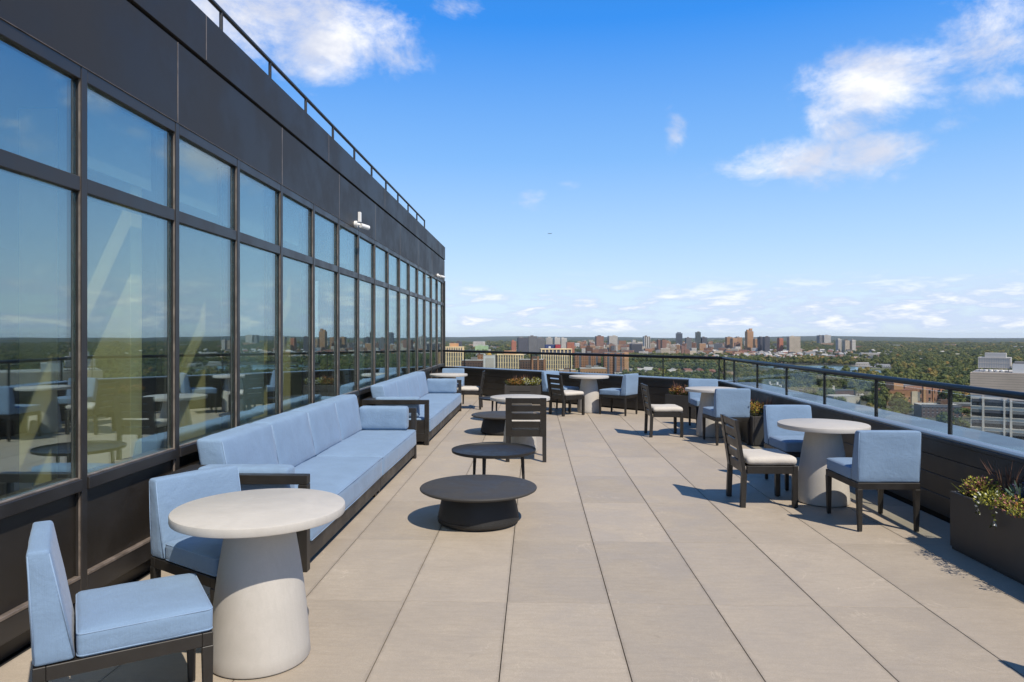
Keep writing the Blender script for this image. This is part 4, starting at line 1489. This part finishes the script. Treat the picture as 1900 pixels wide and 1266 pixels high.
for (az, dd, w, d, zt, st, lab) in TABLE:
    X, Y = polar(az, dd)
    rz = CR + (R.uniform(-0.05, 0.16) if st not in ('fin', 'crown', 'whiteg', 'pier', 'brown') else R.uniform(-0.03, 0.03))
    w2 = w * (0.86 if st not in ('fin', 'crown', 'whiteg', 'brown', 'pier', 'brick') else 0.97)
    t, w_, d_, h = building(lab, 'building', X, Y, w2, d, zt, st, rz, roofbox=st not in ('fin', 'crown', 'whiteg', 'bluebox', 'redbox'))
    if st in ('fin', 'crown'):
        fins(t, w_, d_, h - (7.5 if st == 'crown' else 0))
        if st == 'fin':
            bm = NB(); box(bm, (-w_ * 0.2, -4, h + 1), (w_ * 0.25, 5, h + 6.5)); obj('roof_house', bm, WM['orange'], t)
    if st == 'crown':
        bm = NB()
        n = 8
        for i in range(n + 1):
            x = -w_ / 2 + w_ * i / n
            box(bm, (x - 0.8, -d_ / 2 - 1.2, h - 7), (x + 0.8, -d_ / 2, h - 0.65))
            box(bm, (x - 0.8, d_ / 2, h - 7), (x + 0.8, d_ / 2 + 1.2, h - 0.65))
        box(bm, (-w_ / 2 - 1.3, -d_ / 2 - 1.4, h + 0.02), (w_ / 2 + 1.3, d_ / 2 + 1.4, h + 1.4))
        obj('crown_frame', bm, WM['cream'], t)
    if st == 'whiteg':
        bm = NB()
        prism(bm, [(-3.4, h), (3.4, h), (1.3, h + 2.6), (0, h + 3.4), (-1.3, h + 2.6)], 'y', -5.5, 5.5)
        obj('gold_roof', bm, WM['gold'], t)
        bm = NB(); box(bm, (-w_ * 0.30, -d_ / 2 - 0.4, 0), (w_ * 0.42, -d_ / 2 - 0.01, h - 4)); obj('facing_panel', bm, WM['pale'], t)
    if st == 'pier':
        for xx in (-0.02, 0.20, 0.44):
            bm = NB(); box(bm, (xx * w_ - 1.3, -d_ / 2 - 0.8, 0), (xx * w_ + 1.3, -d_ / 2 - 0.13, h + (4 if xx == 0.2 else 0.6))); obj('pier', bm, WM['brick'], t)
    if st in ('brick', 'brick2') and w_ > 20:
        for xx in (-0.30, 0.06, 0.34):
            bm = NB(); box(bm, (xx * w_ - 1.9, -d_ / 2 - 0.3, 0.5), (xx * w_ + 1.9, -d_ / 2 - 0.13, h - 1)); obj('balcony_strip', bm, WM['slate'], t)
    if st == 'brick2':
        bm = NB(); box(bm, (w_ / 2 + 0.14, -d_ / 2 - 0.5, 0), (w_ / 2 + 7.5, d_ / 2, h)); obj('end_wall', bm, WM['orange'], t)
    if st == 'slateg':
        bm = NB(); box(bm, (-w_ * 0.32, -d_ * 0.3, h + 0.02), (w_ * 0.30, d_ * 0.3, h + 5)); obj('shoulder', bm, WM['slateg'], t)
    if st == 'orangetall':
        for (xa, xb, hh) in ((-0.42, -0.05, 7), (0.05, 0.45, 12)):
            bm = NB(); box(bm, (xa * w_, -5, h + 0.02), (xb * w_, 6, h + hh)); obj('roof_house', bm, WM['orange'], t)
    if st == 'bluebox':
        bm = NB(); box(bm, (-5, -d_ / 2 - 0.4, h - 12), (2, -d_ / 2 - 0.02, h - 6)); obj('white_panel', bm, WM['white'], t)

# ---- office block and neighbours on the right, seen through the railing
def cf(xc, D):   # authoring helper: metres right of and ahead of the viewpoint
    return xc * 0.99948 - D * 0.03232, xc * 0.03232 + D * 0.99948
X, Y = cf(171, 261)
ob = thing('office_block', 'tan office block with rows of dark ribbon windows at the right edge of the view', 'building', (X, Y, GZ), CR - 0.66)
HT = 62.5
bm = NB(); box(bm, (0, 0, 0), (46, 26, HT - 8.2)); obj('wall', bm, WM['spandrel'], ob)
bm = NB(); box(bm, (-0.15, -0.15, HT - 8.19), (46.15, 26.15, HT)); obj('upper_wall', bm, WM['tan'], ob)
bm = NB(); box(bm, (0.5, 0.5, HT + 0.01), (45.6, 25.6, HT + 0.25)); obj('roof', bm, WM['roofpale'], ob)
for k in range(9):
    bm = NB(); box(bm, (-0.17, -0.17, HT - 7.6 + k * 0.9), (46.17, -0.152, HT - 7.56 + k * 0.9)); obj('panel_joint', bm, WM['brown'], ob)
segs = [(0.3, 3.5), (4.3, 10.0), (10.6, 11.9), (12.7, 18.4), (19.2, 24.9), (25.7, 27.0), (27.7, 33.5), (34.2, 45.5)]
for r in range(15):
    z = HT - 12.2 - r * 3.9
    if z < 1: break
    for (a, b) in segs:
        bm = NB()
        box(bm, (a, -0.02, z), (b, 0.3, z + 2.45))
        wv = obj('window', bm, WM['win'], ob)
        if r < 5:
            bm = NB()
            for q in range(1, max(2, int((b - a) / 1.6))):
                x = a + (b - a) * q / max(2, int((b - a) / 1.6))
                box(bm, (x - 0.04, -0.06, z), (x + 0.04, -0.021, z + 2.45))
            box(bm, (a, -0.07, z + 1.4), (b, -0.061, z + 2.3), mi=1)
            obj('window_bar', bm, [WM['roofdark'], WM['grey'] if R.random() < 0.5 else WM['slate']], wv)
    bm = NB(); box(bm, (-0.1, -0.22, z - 0.30), (46.1, -0.001, z - 0.05)); obj('sill_band', bm, WM['spandrel'], ob)
for xx in (3.9, 10.3, 12.3, 18.8, 25.3, 27.35, 33.85):
    bm = NB(); box(bm, (xx - 0.28, -0.35, 0), (xx + 0.28, -0.23, HT - 8.2)); obj('pier', bm, WM['spandrel'], ob)
bm = NB(); box(bm, (2.0, 4, HT + 1.6), (12.0, 12, HT + 5.6)); lv = obj('plant_screen', bm, WM['louvre'], ob)
bm = NB()
for k in range(19): box(bm, (2.1 + k * 0.53, 3.9, HT + 1.7), (2.18 + k * 0.53, 3.99, HT + 5.5))
for k in range(3): box(bm, (2.05, 3.85, HT + 1.6 + k * 1.9), (11.95, 3.89, HT + 1.75 + k * 1.9))
tag(obj('slat', bm, WM['spandrel'], lv), kind='stuff')
bm = NB(); box(bm, (4.0, 5.5, HT + 5.61), (10.5, 11, HT + 7.2)); obj('plant_screen', bm, WM['louvre'], ob)
bm = NB()
for k in range(7): box(bm, (2.2 + k * 1.5, 4.5, HT + 0.26), (2.4 + k * 1.5, 4.7, HT + 1.59))
tag(obj('screen_leg', bm, WM['grey'], ob), kind='stuff')
for k in range(4):
    bm = NB(); tube(bm, [(4.5 + k * 1.7, 2.6, HT + 0.26), (4.5 + k * 1.7, 2.6, HT + 1.1)], 0.6, 12); obj('roof_fan', bm, WM['white'], ob)
bm = NB(); box(bm, (12.6, 1.2, HT + 0.26), (20, 9, HT + 3.4)); obj('roof_house', bm, WM['white'], ob)
bm = NB(); box(bm, (13.2, 2, HT + 3.41), (18, 8, HT + 4.2)); obj('roof_house', bm, WM['grey'], ob)

def simple(label, xc, D, w, d, ztop, wall, roof, lay=None, rz=0.0, extra=()):
    X, Y = cf(xc, D)
    h = ztop - GZ
    t = thing('city_building', label, 'building', (X, Y, GZ), CR + rz)
    bm = NB(); box(bm, (-w / 2, -d / 2, 0), (w / 2, d / 2, h - 0.5)); obj('wall', bm, WM[wall], t)
    bm = NB()
    box(bm, (-w / 2 - 0.15, -d / 2 - 0.15, h - 0.49), (w / 2 + 0.15, -d / 2 + 0.3, h + 0.35)); box(bm, (-w / 2 - 0.15, d / 2 - 0.3, h - 0.49), (w / 2 + 0.15, d / 2 + 0.15, h + 0.35))
    box(bm, (-w / 2 - 0.15, -d / 2 + 0.301, h - 0.49), (w / 2 + 0.15, d / 2 - 0.301, h - 0.1))
    obj('roof', bm, WM[roof], t)
    if lay:
        bay, ww, fl, wh = lay
        k = max(1, int(w / bay)); nf = max(1, int((h - 1.6) / fl))
        for i in range(k):
            for f in range(nf):
                xx, zz = (i + 0.5) * w / k - w / 2, 1.3 + f * fl
                bm = NB(); box(bm, (xx - ww / 2, -d / 2 - 0.1, zz), (xx + ww / 2, -d / 2 + 0.2, zz + wh)); wv = obj('window', bm, WM['win'], t)
                bm = NB(); box(bm, (xx - ww / 2 - 0.15, -d / 2 - 0.2, zz - 0.25), (xx + ww / 2 + 0.15, -d / 2 - 0.001, zz - 0.02)); obj('sill', bm, WM['winw'], wv)
    for (nm, lo, hi, mm) in extra:
        bm = NB(); box(bm, lo, hi); obj(nm, bm, WM[mm], t)
    return t
simple('brick warehouse with arched bays and an orange chimney, behind the railing at right', 467, 800, 54, 22, -55.5, 'brickred', 'roofgrey', (5.4, 2.4, 8.5, 4.2), 0.10,
       (('chimney', (-5.5, -12.3, 0), (-2.6, -11.2, 21.0), 'orange'), ('buttress', (6, -12, 0), (7.6, -11.2, 18), 'brick'), ('buttress', (15, -12, 0), (16.6, -11.2, 18), 'brick'), ('wall_patch', (-26, -11.35, 2), (-9, -11.22, 12), 'grey')))
simple('orange brick annex beside the brick warehouse', 515, 812, 22, 18, -57.5, 'orange', 'roofpale', (4.4, 1.8, 5.2, 2.2), 0.08)
simple('tan brick works with a square tower, left of the brick warehouse', 421, 770, 36, 22, -58.5, 'brick', 'rooftile', (5.2, 1.8, 5.0, 2.2), 0.16,
       (('tower', (-8, -9, 16.2), (3.5, 4, 25.5), 'orange'), ('cream_bay', (11, -12.4, 0), (18, -11.2, 15), 'paletan')))
simple('long low shed with a dark roof, left of the tan brick works', 372, 830, 60, 26, -64.0, 'brown', 'roofdark', (6, 2.2, 5, 2), 0.14, (('roof_house', (-20, -6, 11.2), (-8, 6, 14.2), 'roofpale'), ('vent', (6, -4, 11.2), (9, 0, 16), 'pale')))
simple('pale low shed with a pinkish wall in front of the dark roofed shed', 358, 760, 30, 20, -64.5, 'pale', 'roofpale', None, 0.12)
simple('low grey shed behind the railing, left of the pale shed', 318, 800, 34, 24, -66.0, 'grey', 'roofpale', (5, 2, 5, 2), 0.15, (('roof_house', (-8, -6, 9.2), (4, 6, 12), 'grey'),))
simple('white plant house with stacks on a flat roof, near the railing middle', 332, 890, 16, 14, -62.0, 'white', 'roofpale', (4, 1.6, 4, 1.6), 0.1, (('stack', (-6, -2, 13.1), (-4, 0, 17), 'pale'), ('stack', (4, -2, 13.1), (6, 0, 16.5), 'white')))
simple('low dark brick apartment house with small white framed windows, lower right', 398, 655, 34, 18, -63.5, 'brown', 'roofpale', (3.6, 1.2, 3.3, 1.5), -0.16, (('parapet', (-17.2, -9.4, 9.6), (17.2, -9.16, 11.9), 'slate'), ('roof_house', (2, -2, 11.6), (12, 6, 15.5), 'brown')))
simple('second dark brick apartment house beside the first, nearer the tan office block', 430, 668, 22, 16, -64.0, 'brickred', 'roofgrey', (3.6, 1.2, 3.3, 1.5), -0.14, (('parapet', (-11.2, -8.4, 9.1), (11.2, -8.16, 11.2), 'slate'),))
simple('cream roofed house with pink gable by the trees, left of the tan office block', 470, 690, 18, 14, -64.0, 'orangered', 'roofpale', (4, 1.4, 3.6, 1.6), 0.1)

# ---- scattered blocks of the far skyline
G1 = 'brick and pale blocks crowding the far skyline'
SK = {'brickred': 'dull red brick block among the crowd on the far skyline', 'orange': 'orange brick block among the crowd on the far skyline', 'pale': 'pale block among the crowd on the far skyline',
      'paletan': 'tan block among the crowd on the far skyline', 'slate': 'dark slate block among the crowd on the far skyline', 'brick2': 'brown orange block among the crowd on the far skyline', 'white': 'whitish block among the crowd on the far skyline', 'grey': 'grey block among the crowd on the far skyline'}
styles = list(SK)
wts = (5, 4, 3, 4, 1, 4, 2, 1)
for k in range(288):
    az = R.choice((R.triangular(2.2, 20.5, 11), R.uniform(2.0, 16)))
    dd = R.uniform(2650, 5000)
    st = R.choices(styles, wts)[0]
    if az > 16 and R.random() < 0.4: dd = R.uniform(3200, 5200)
    hgt = R.triangular(9, 46, 17) * (0.7 if dd < 3000 else 1)
    X, Y = polar(az, dd)
    w = R.triangular(12, 40, 18)
    building(SK[st], 'building', X, Y, w, R.uniform(12, 26), GZ + hgt, st, -rad(az) * 0.5 + R.uniform(-.4, .4), G1, roofbox=R.random() < 0.6)
G2 = 'low blocks in the far left district'
for k in range(46):
    az = R.uniform(-7.6, 3.2)
    dd = R.uniform(1900, 4600)
    X, Y = polar(az, dd)
    st = R.choice(('paletan', 'pale', 'orange', 'brickred', 'white', 'slate'))
    building('low ' + dict(paletan='tan', pale='pale', orange='orange', brickred='red brick', white='white', slate='dark')[st] + ' block in the district at the far left', 'building', X, Y, R.uniform(18, 60), R.uniform(16, 34), GZ + R.uniform(6, 17), st, R.uniform(-.5, .5), G2, roofbox=R.random() < 0.4)
# low buildings in front of the towers
G3 = 'low roofs between the far parapet and the brick towers'
for k in range(34):
    az = R.uniform(-6, 11.5)
    dd = R.uniform(1000, 1380)
    if 12 < az: dd += 100
    X, Y = polar(az, dd)
    st = R.choice(('orange', 'pale', 'brickred', 'paletan', 'white'))
    building('low ' + dict(paletan='tan', pale='pale', orange='orange', brickred='red brick', white='white')[st] + ' rooftop below the towers, just over the far parapet', 'building', X, Y, R.uniform(12, 26), R.uniform(12, 18), GZ + R.uniform(7, 22) * (1 if az < 7 else 0.4), st, R.uniform(-.3, .3), G3, roofbox=R.random() < 0.5)

# ---- long pale roofs in clearings of the woods
G4 = 'long pale roofs in clearings of the woods'
CLEAR = []
for (az, dd, w, d, h, st) in ((24.9, 1950, 46, 24, 7, 'pale'), (26.2, 1880, 34, 20, 6, 'white'), (29.4, 1790, 40, 26, 7, 'pale'), (30.9, 1700, 60, 30, 7, 'white'), (28.0, 2350, 60, 24, 8, 'paletan'), (23.0, 2500, 70, 26, 8, 'orange'),
                         (31.8, 2700, 50, 24, 8, 'pale'), (25.4, 2900, 80, 30, 9, 'pale'), (21.4, 2250, 60, 18, 6, 'slate'), (19.2, 2150, 50, 16, 6, 'slate'), (33.0, 3300, 60, 28, 9, 'white'), (28.9, 3500, 70, 30, 10, 'paletan'),
                         (24.1, 4300, 90, 40, 14, 'brickred'), (26.8, 4700, 70, 40, 16, 'pale'), (30.2, 5000, 60, 40, 18, 'orange'), (34.2, 4600, 70, 40, 14, 'pale'), (22.4, 5300, 80, 40, 18, 'orange'), (11.3, 1960, 44, 18, 6, 'white'), (13.4, 2010, 36, 16, 6, 'pale'), (8.3, 1700, 40, 18, 6, 'pale')):
    X, Y = polar(az, dd)
    building('long low ' + dict(pale='pale', white='white', paletan='tan', orange='orange', slate='grey', brickred='red brick')[st] + ' roofed building in a clearing of the woods', 'building', X, Y, w, d, GZ + h, st, -rad(az) + R.uniform(-.25, .25), G4, roofbox=False)
    for k in range(5): CLEAR.append(polar(az + R.uniform(-.5, .5) * 30 / dd * 57, dd - 25 - 22 * k))

# ---- small houses: a few shared meshes, one object each
def house_mesh(wall, roof):
    bm = NB()
    w, d, h = 9.0, 12.0, 6.0
    box(bm, (-w / 2, -d / 2, 0), (w / 2, d / 2, h), mi=0)
    prism(bm, [(-w / 2 - 0.5, h + 0.02), (w / 2 + 0.5, h + 0.02), (0, h + 3.4)], 'y', -d / 2 - 0.4, d / 2 + 0.4, mi=1)
    for x in (-2.4, 2.4):
        for z in (1.2, 3.9):
            box(bm, (x - 0.6, -d / 2 - 0.06, z), (x + 0.6, -d / 2 + 0.1, z + 1.3), mi=2)
    me = bpy.data.meshes.new('house')
    bm.to_mesh(me); bm.free()
    for m_ in (wall, roof, 'win'): me.materials.append(WM[m_])
    return me
HM = [(house_mesh(a, b), lab) for a, b, lab in (('white', 'roofgrey', 'white house with grey roof'), ('paletan', 'rooftile', 'tan house with red brown roof'), ('orange', 'rooftan', 'orange house with tan roof'), ('pale', 'roofdark', 'pale house with dark roof'), ('brickred', 'roofpale', 'brick house with pale roof'), ('white', 'roofpale', 'white house with pale roof'))]
HOUSE = []
def inblob(x, y, L, grow=1.0):
    for (az, d, rx, ry) in L:
        cx, cy = polar(az, d)
        a0 = rad(az)
        ux, uy = x - cx, y - cy
        px, py = ux * math.cos(a0) - uy * math.sin(a0), ux * math.sin(a0) + uy * math.cos(a0)
        if (px / (rx * grow)) ** 2 + (py / (ry * grow)) ** 2 < 1: return True
    return False
for k in range(300):
    if k < 215: az, dd = R.triangular(12.5, 27, 18), R.uniform(2050, 3500)
    elif k < 262: az, dd = R.uniform(20, 37), R.uniform(1450, 3600)
    else: az, dd = R.uniform(7, 16.5), R.uniform(1240, 1420)
    X, Y = polar(az, dd)
    if inblob(X, Y, LAKES, 1.1): continue
    me, lab = R.choice(HM)
    o = bpy.data.objects.new('house', me)
    s = R.uniform(0.9, 1.5)
    o.location = (X, Y, GZ); o.scale = (s * R.uniform(1, 1.5), s, s * R.uniform(0.8, 1.1)); o.rotation_euler = (0, 0, R.uniform(0, 6.28))
    link(o)
    zone = 'among the trees in the far middle' if k < 215 else ('half hidden in the woods at the far right' if k < 262 else 'on sandy ground beyond the far parapet')
    tag(o, lab + ' ' + zone, 'house', 'small houses ' + zone)
    HOUSE.append((X, Y))

# ------------------------------------------------------------------ trees
def treemat(name, a, b, c):
    m = bpy.data.materials.new(name)
    m.use_nodes = True
    t = NT(m.node_tree)
    bs = m.node_tree.nodes['Principled BSDF']
    bs.inputs['Roughness'].default_value = 0.75
    bs.inputs['Specular IOR Level'].default_value = 0.2
    oi = t.n('ShaderNodeObjectInfo').outputs['Random']
    tco = t.n('ShaderNodeTexCoord').outputs['Object']
    col = t.mix(t.ramp(oi, 0.0, 0.8), rgb(*a), rgb(*b))
    col = t.mix(t.ramp(oi, 0.80, 1.0), col, rgb(*c))
    f = t.ramp(t.noise(tco, 2.2, 3, 0.6), 0.3, 0.7, 0.75, 1.25)
    col = t.mix(1.0, col, f, 'MULTIPLY')
    t.put(bs.inputs['Base Color'], col)
    return m
M['leaf_dark'] = treemat('deep_green_foliage', (0.048, 0.070, 0.021), (0.074, 0.092, 0.025), (0.114, 0.115, 0.030))
M['leaf_mid'] = treemat('mid_green_foliage', (0.088, 0.107, 0.028), (0.125, 0.135, 0.034), (0.177, 0.152, 0.041))
M['leaf_warm'] = treemat('yellowing_foliage', (0.163, 0.144, 0.037), (0.220, 0.169, 0.044), (0.284, 0.175, 0.048))
M['bark'] = mat('grey_brown_bark', (0.07, 0.055, 0.04), 0.9)

def crown_mesh(name, m, seed, nleaf=430):
    """unit crown: radius about 1, sitting on z = 0; uneven lumps wrapped in leaf clumps"""
    r = random.Random(seed)
    bm = NB()
    lumps = []
    for k in range(9):
        a = k * 2.4 + r.uniform(-.4, .4)
        e = r.uniform(0.1, 0.72)
        lumps.append((Vector((math.cos(a) * e, math.sin(a) * e, r.uniform(0.35, 1.15) + (0.35 if e < 0.3 else 0))), r.uniform(0.28, 0.50)))
    for c, s in lumps:
        res = bmesh.ops.create_icosphere(bm, subdivisions=1, radius=s * 0.82)
        for v in res['verts']:
            v.co = v.co * (1 + 0.25 * r.uniform(-1, 1)) + c
    for k in range(nleaf):
        c, s = lumps[k % 9]
        n = Vector((r.gauss(0, 1), r.gauss(0, 1), r.gauss(0.25, 1))).normalized()
        p = c + n * s * r.uniform(0.80, 1.10)
        t_ = n.cross(Vector((r.uniform(-1, 1), r.uniform(-1, 1), r.uniform(-1, 1)))).normalized()
        u_ = (n + Vector((r.uniform(-.7, .7), r.uniform(-.7, .7), r.uniform(-.7, .7)))).normalized().cross(t_).normalized()
        q = r.uniform(0.055, 0.115)
        vs = [bm.verts.new(p + t_ * q * a + u_ * q * b) for a, b in ((-1, -0.6), (0.2, -1), (1, 0.3), (-0.3, 1))]
        bm.faces.new(vs)
    me = bpy.data.meshes.new(name)
    bm.to_mesh(me); bm.free()
    me.materials.append(m)
    return me
CM = [(crown_mesh('crown', M['leaf_dark'], 1), 'dark'), (crown_mesh('crown', M['leaf_dark'], 2), 'dark'), (crown_mesh('crown', M['leaf_mid'], 3), 'mid'), (crown_mesh('crown', M['leaf_mid'], 4), 'mid'), (crown_mesh('crown', M['leaf_warm'], 5), 'warm')]
bm = NB()
tube(bm, [(0, 0, 0), (0.02, 0.01, 0.25), (0.0, 0.02, 0.62)], [0.085, 0.06, 0.035], 6)
tube(bm, [(0.01, 0.01, 0.3), (0.22, 0.1, 0.62)], [0.04, 0.02], 5)
tube(bm, [(0.01, 0.01, 0.34), (-0.2, -0.12, 0.66)], [0.04, 0.02], 5)
TRUNK = bpy.data.meshes.new('trunk')
bm.to_mesh(TRUNK); bm.free(); TRUNK.materials.append(M['bark'])

pts = []
blds = [(o.location.x, o.location.y) for o in COL.objects if o.get('category') == 'building' and o.location.z < -50]
cell = {}
for (x, y) in blds + HOUSE + CLEAR: cell.setdefault((int(x // 60), int(y // 60)), []).append((x, y))
def near_build(x, y, r):
    i, j = int(x // 60), int(y // 60)
    for a in (-1, 0, 1):
        for b in (-1, 0, 1):
            for (px, py) in cell.get((i + a, j + b), ()):
                if (px - x) ** 2 + (py - y) ** 2 < r * r: return True
    return False
def dens(az, d):
    w = noise.noise(Vector((az * 0.35, d * 0.004, 1.7)))
    if d < 900:
        return 0.24 + 0.5 * w if az > 22 else 0.25
    if d < 1500:
        if az < 6.8: return 0.10
        return 0.86 + 0.4 * w
    if d < 2600:
        if az < 2: return 0.25 + 0.6 * w
        if az < 7: return 0.30 + 0.5 * w
        if 12.5 < az < 27 and d > 2080: return 0.42 + 0.6 * w
        return 0.86 + 0.7 * w
    if az < 2.5: return 0.22 + 0.7 * w
    if 12.5 < az < 27 and d < 3300: return 0.30 + 0.7 * w
    if az < 13: return 0.10 + 0.45 * w if d < 5200 else 0.6
    if az < 20: return 0.20 + 0.6 * w if d < 5200 else 0.6
    return 0.78 + 0.75 * w
def plant_zone(d0, d1, a0, a1, sp, s0, s1, zs):
    d = d0
    while d < d1:
        step = sp / d
        a = rad(a0)
        while a < rad(a1):
            aa = math.degrees(a) + R.uniform(-.5, .5) * math.degrees(step)
            dd = d + R.uniform(-.5, .5) * sp
            a += step
            if R.random() > dens(aa, dd): continue
            x, y = polar(aa, dd)
            if inblob(x, y, LAKES, 1.08) or inblob(x, y, LAWNS) or inblob(x, y, SANDS, 1.08) or inblob(x, y, PAVES): continue
            # keep the water open to view
            if 16.8 < aa < 26.8 and 1340 < dd < 1800 and R.random() < 0.97: continue
            if dd < 5500 and near_build(x, y, 20 if dd < 2000 else 26): continue
            s = R.uniform(s0, s1)
            if 2050 < dd < 5200 and 2 < aa < 26: s *= 0.66
            wv = noise.noise(Vector((x * 0.006, y * 0.006, 4.0)))
            k = R.choices((0, 1, 2, 3, 4), (2 + 9 * max(0, wv), 2 + 7 * max(0, wv), 1.6 + 3 * max(0, -wv), 1.6 + 3 * max(0, -wv), 0.25 + 3.0 * max(0, -wv - 0.1)))[0]
            pts.append((dd, x, y, s, s * zs * R.uniform(0.8, 1.15), k, R.uniform(0, 6.28)))
        d += sp
plant_zone(560, 2500, -9, 42, 13.0, 5.2, 10.5, 0.92)
plant_zone(2500, 5600, -10, 42, 22, 8, 16, 0.66)
plant_zone(5600, 9300, -11, 43, 52, 22, 38, 0.30)
pts.sort()
vis = [p for p in pts if -7.5 < math.degrees(math.atan2(p[1], p[2])) < 35.5][:290]
near = set(vis)
TL_ = {'dark': 'dark green tree', 'mid': 'mid green tree', 'warm': 'yellowing tree'}
for (dd, x, y, s, sz, k, rz) in vis:
    a_ = math.degrees(math.atan2(x, y))
    where = ('below the cream ribbed towers' if a_ < 2 else 'around the foot of the brick apartment slabs' if a_ < 7 else 'in the park right of the brick apartment slabs' if a_ < 13 else
             'in the park before the lake' if a_ < 18 else 'near the low sheds below the right railing' if a_ < 25.5 else 'around the brick warehouse' if a_ < 30.5 else 'beside the tan office block')
    size = 'small' if s < 6.8 else 'large' if s > 8.8 else 'middling'
    t = thing('tree', size + ' ' + TL_[CM[k][1]] + ' ' + where, 'tree', (x, y, GZ), rz, 'trees nearest below the terrace')
    o = inst('crown', CM[k][0], t, (0, 0, s * 0.45), (0, 0, 0), (s, s, sz))
    inst('trunk', TRUNK, t, (0, 0, 0), (0, 0, 0), (s * 1.6, s * 1.6, s * 1.6))
# the far woods: one object per kind of crown, crowns set by geometry nodes
srcs = {}
for o in COL.objects:
    if o.name.split('.')[0] == 'crown':
        srcs.setdefault(o.data.name, o)
for k in range(5):
    P = [p for p in pts if p[5] == k and p not in near]
    if not P: continue
    me = bpy.data.meshes.new('woods')
    me.from_pydata([(p[1], p[2], GZ + (p[3] * 0.35 if p[0] < 2500 else 0)) for p in P], [], [])
    a = me.attributes.new('size', 'FLOAT_VECTOR', 'POINT')
    a.data.foreach_set('vector', [c for p in P for c in (p[3], p[3], p[4])])
    a = me.attributes.new('turn', 'FLOAT_VECTOR', 'POINT')
    a.data.foreach_set('vector', [c for p in P for c in (0, 0, p[6])])
    o = link(bpy.data.objects.new('woods', me))
    tag(o, kind='stuff')
    g = bpy.data.node_groups.new('woods', 'GeometryNodeTree')
    g.interface.new_socket('Geometry', in_out='INPUT', socket_type='NodeSocketGeometry')
    g.interface.new_socket('Geometry', in_out='OUTPUT', socket_type='NodeSocketGeometry')
    gi, go = g.nodes.new('NodeGroupInput'), g.nodes.new('NodeGroupOutput')
    ip = g.nodes.new('GeometryNodeInstanceOnPoints')
    ob_ = g.nodes.new('GeometryNodeObjectInfo')
    ob_.inputs[0].default_value = srcs[CM[k][0].name]
    ob_.inputs['As Instance'].default_value = True
    def attr(nm):
        n_ = g.nodes.new('GeometryNodeInputNamedAttribute')
        n_.data_type = 'FLOAT_VECTOR'
        n_.inputs[0].default_value = nm
        return n_.outputs[0]
    g.links.new(gi.outputs[0], ip.inputs['Points'])
    g.links.new(ob_.outputs['Geometry'], ip.inputs['Instance'])
    g.links.new(attr('size'), ip.inputs['Scale'])
    g.links.new(attr('turn'), ip.inputs['Rotation'])
    g.links.new(ip.outputs[0], go.inputs[0])
    md = o.modifiers.new('woods', 'NODES')
    md.node_group = g
print('trees', len(pts), 'buildings', len(blds))

# aeroplane in the sky
ap = thing('aeroplane', 'tiny aeroplane far off in the blue sky left of the clouds', 'aeroplane', (-0.0, 6000, 870), rad(12))
ap.location = (6000 * (1020 - 992) / 1299, 6000, 1.6 + 6000 * 187 / 1299)
bm = NB(); tube(bm, [(-18, 0, 0), (-15, 0, 0), (10, 0, 0), (18, 0, 1.2)], [0.6, 2, 2, 0.5], 10); obj('fuselage', bm, M['charcoal'], ap, smooth=True)
bm = NB(); prism(bm, [(-3, 2), (2, 2), (7, 16), (5, 16)], 'z', -0.6, -0.2); prism(bm, [(-3, -2), (2, -2), (7, -16), (5, -16)], 'z', -0.6, -0.2); obj('wing', bm, M['charcoal'], ap)
bm = NB(); prism(bm, [(12, 1), (17, 1), (19, 6.5), (16, 6.5)], 'y', -0.2, 0.2); obj('tail_fin', bm, M['charcoal'], ap)

# thin air haze over the whole scene
bm = NB()
box(bm, (-17000, -7000, GZ - 2), (17000, 17000, 30))
hz_ = obj('haze', bm, None) if False else None
me = bpy.data.meshes.new('haze'); bm.to_mesh(me); bm.free()
hm = bpy.data.materials.new('thin_air'); hm.use_nodes = True
hm.node_tree.nodes.clear()
ho = hm.node_tree.nodes.new('ShaderNodeOutputMaterial')
pv = hm.node_tree.nodes.new('ShaderNodeVolumePrincipled')
pv.inputs['Color'].default_value = (0.80, 0.88, 1.0, 1)
pv.inputs['Density'].default_value = 2.4e-5
hm.node_tree.links.new(pv.outputs[0], ho.inputs['Volume'])
me.materials.append(hm)
tag(link(bpy.data.objects.new('haze', me)), kind='stuff')
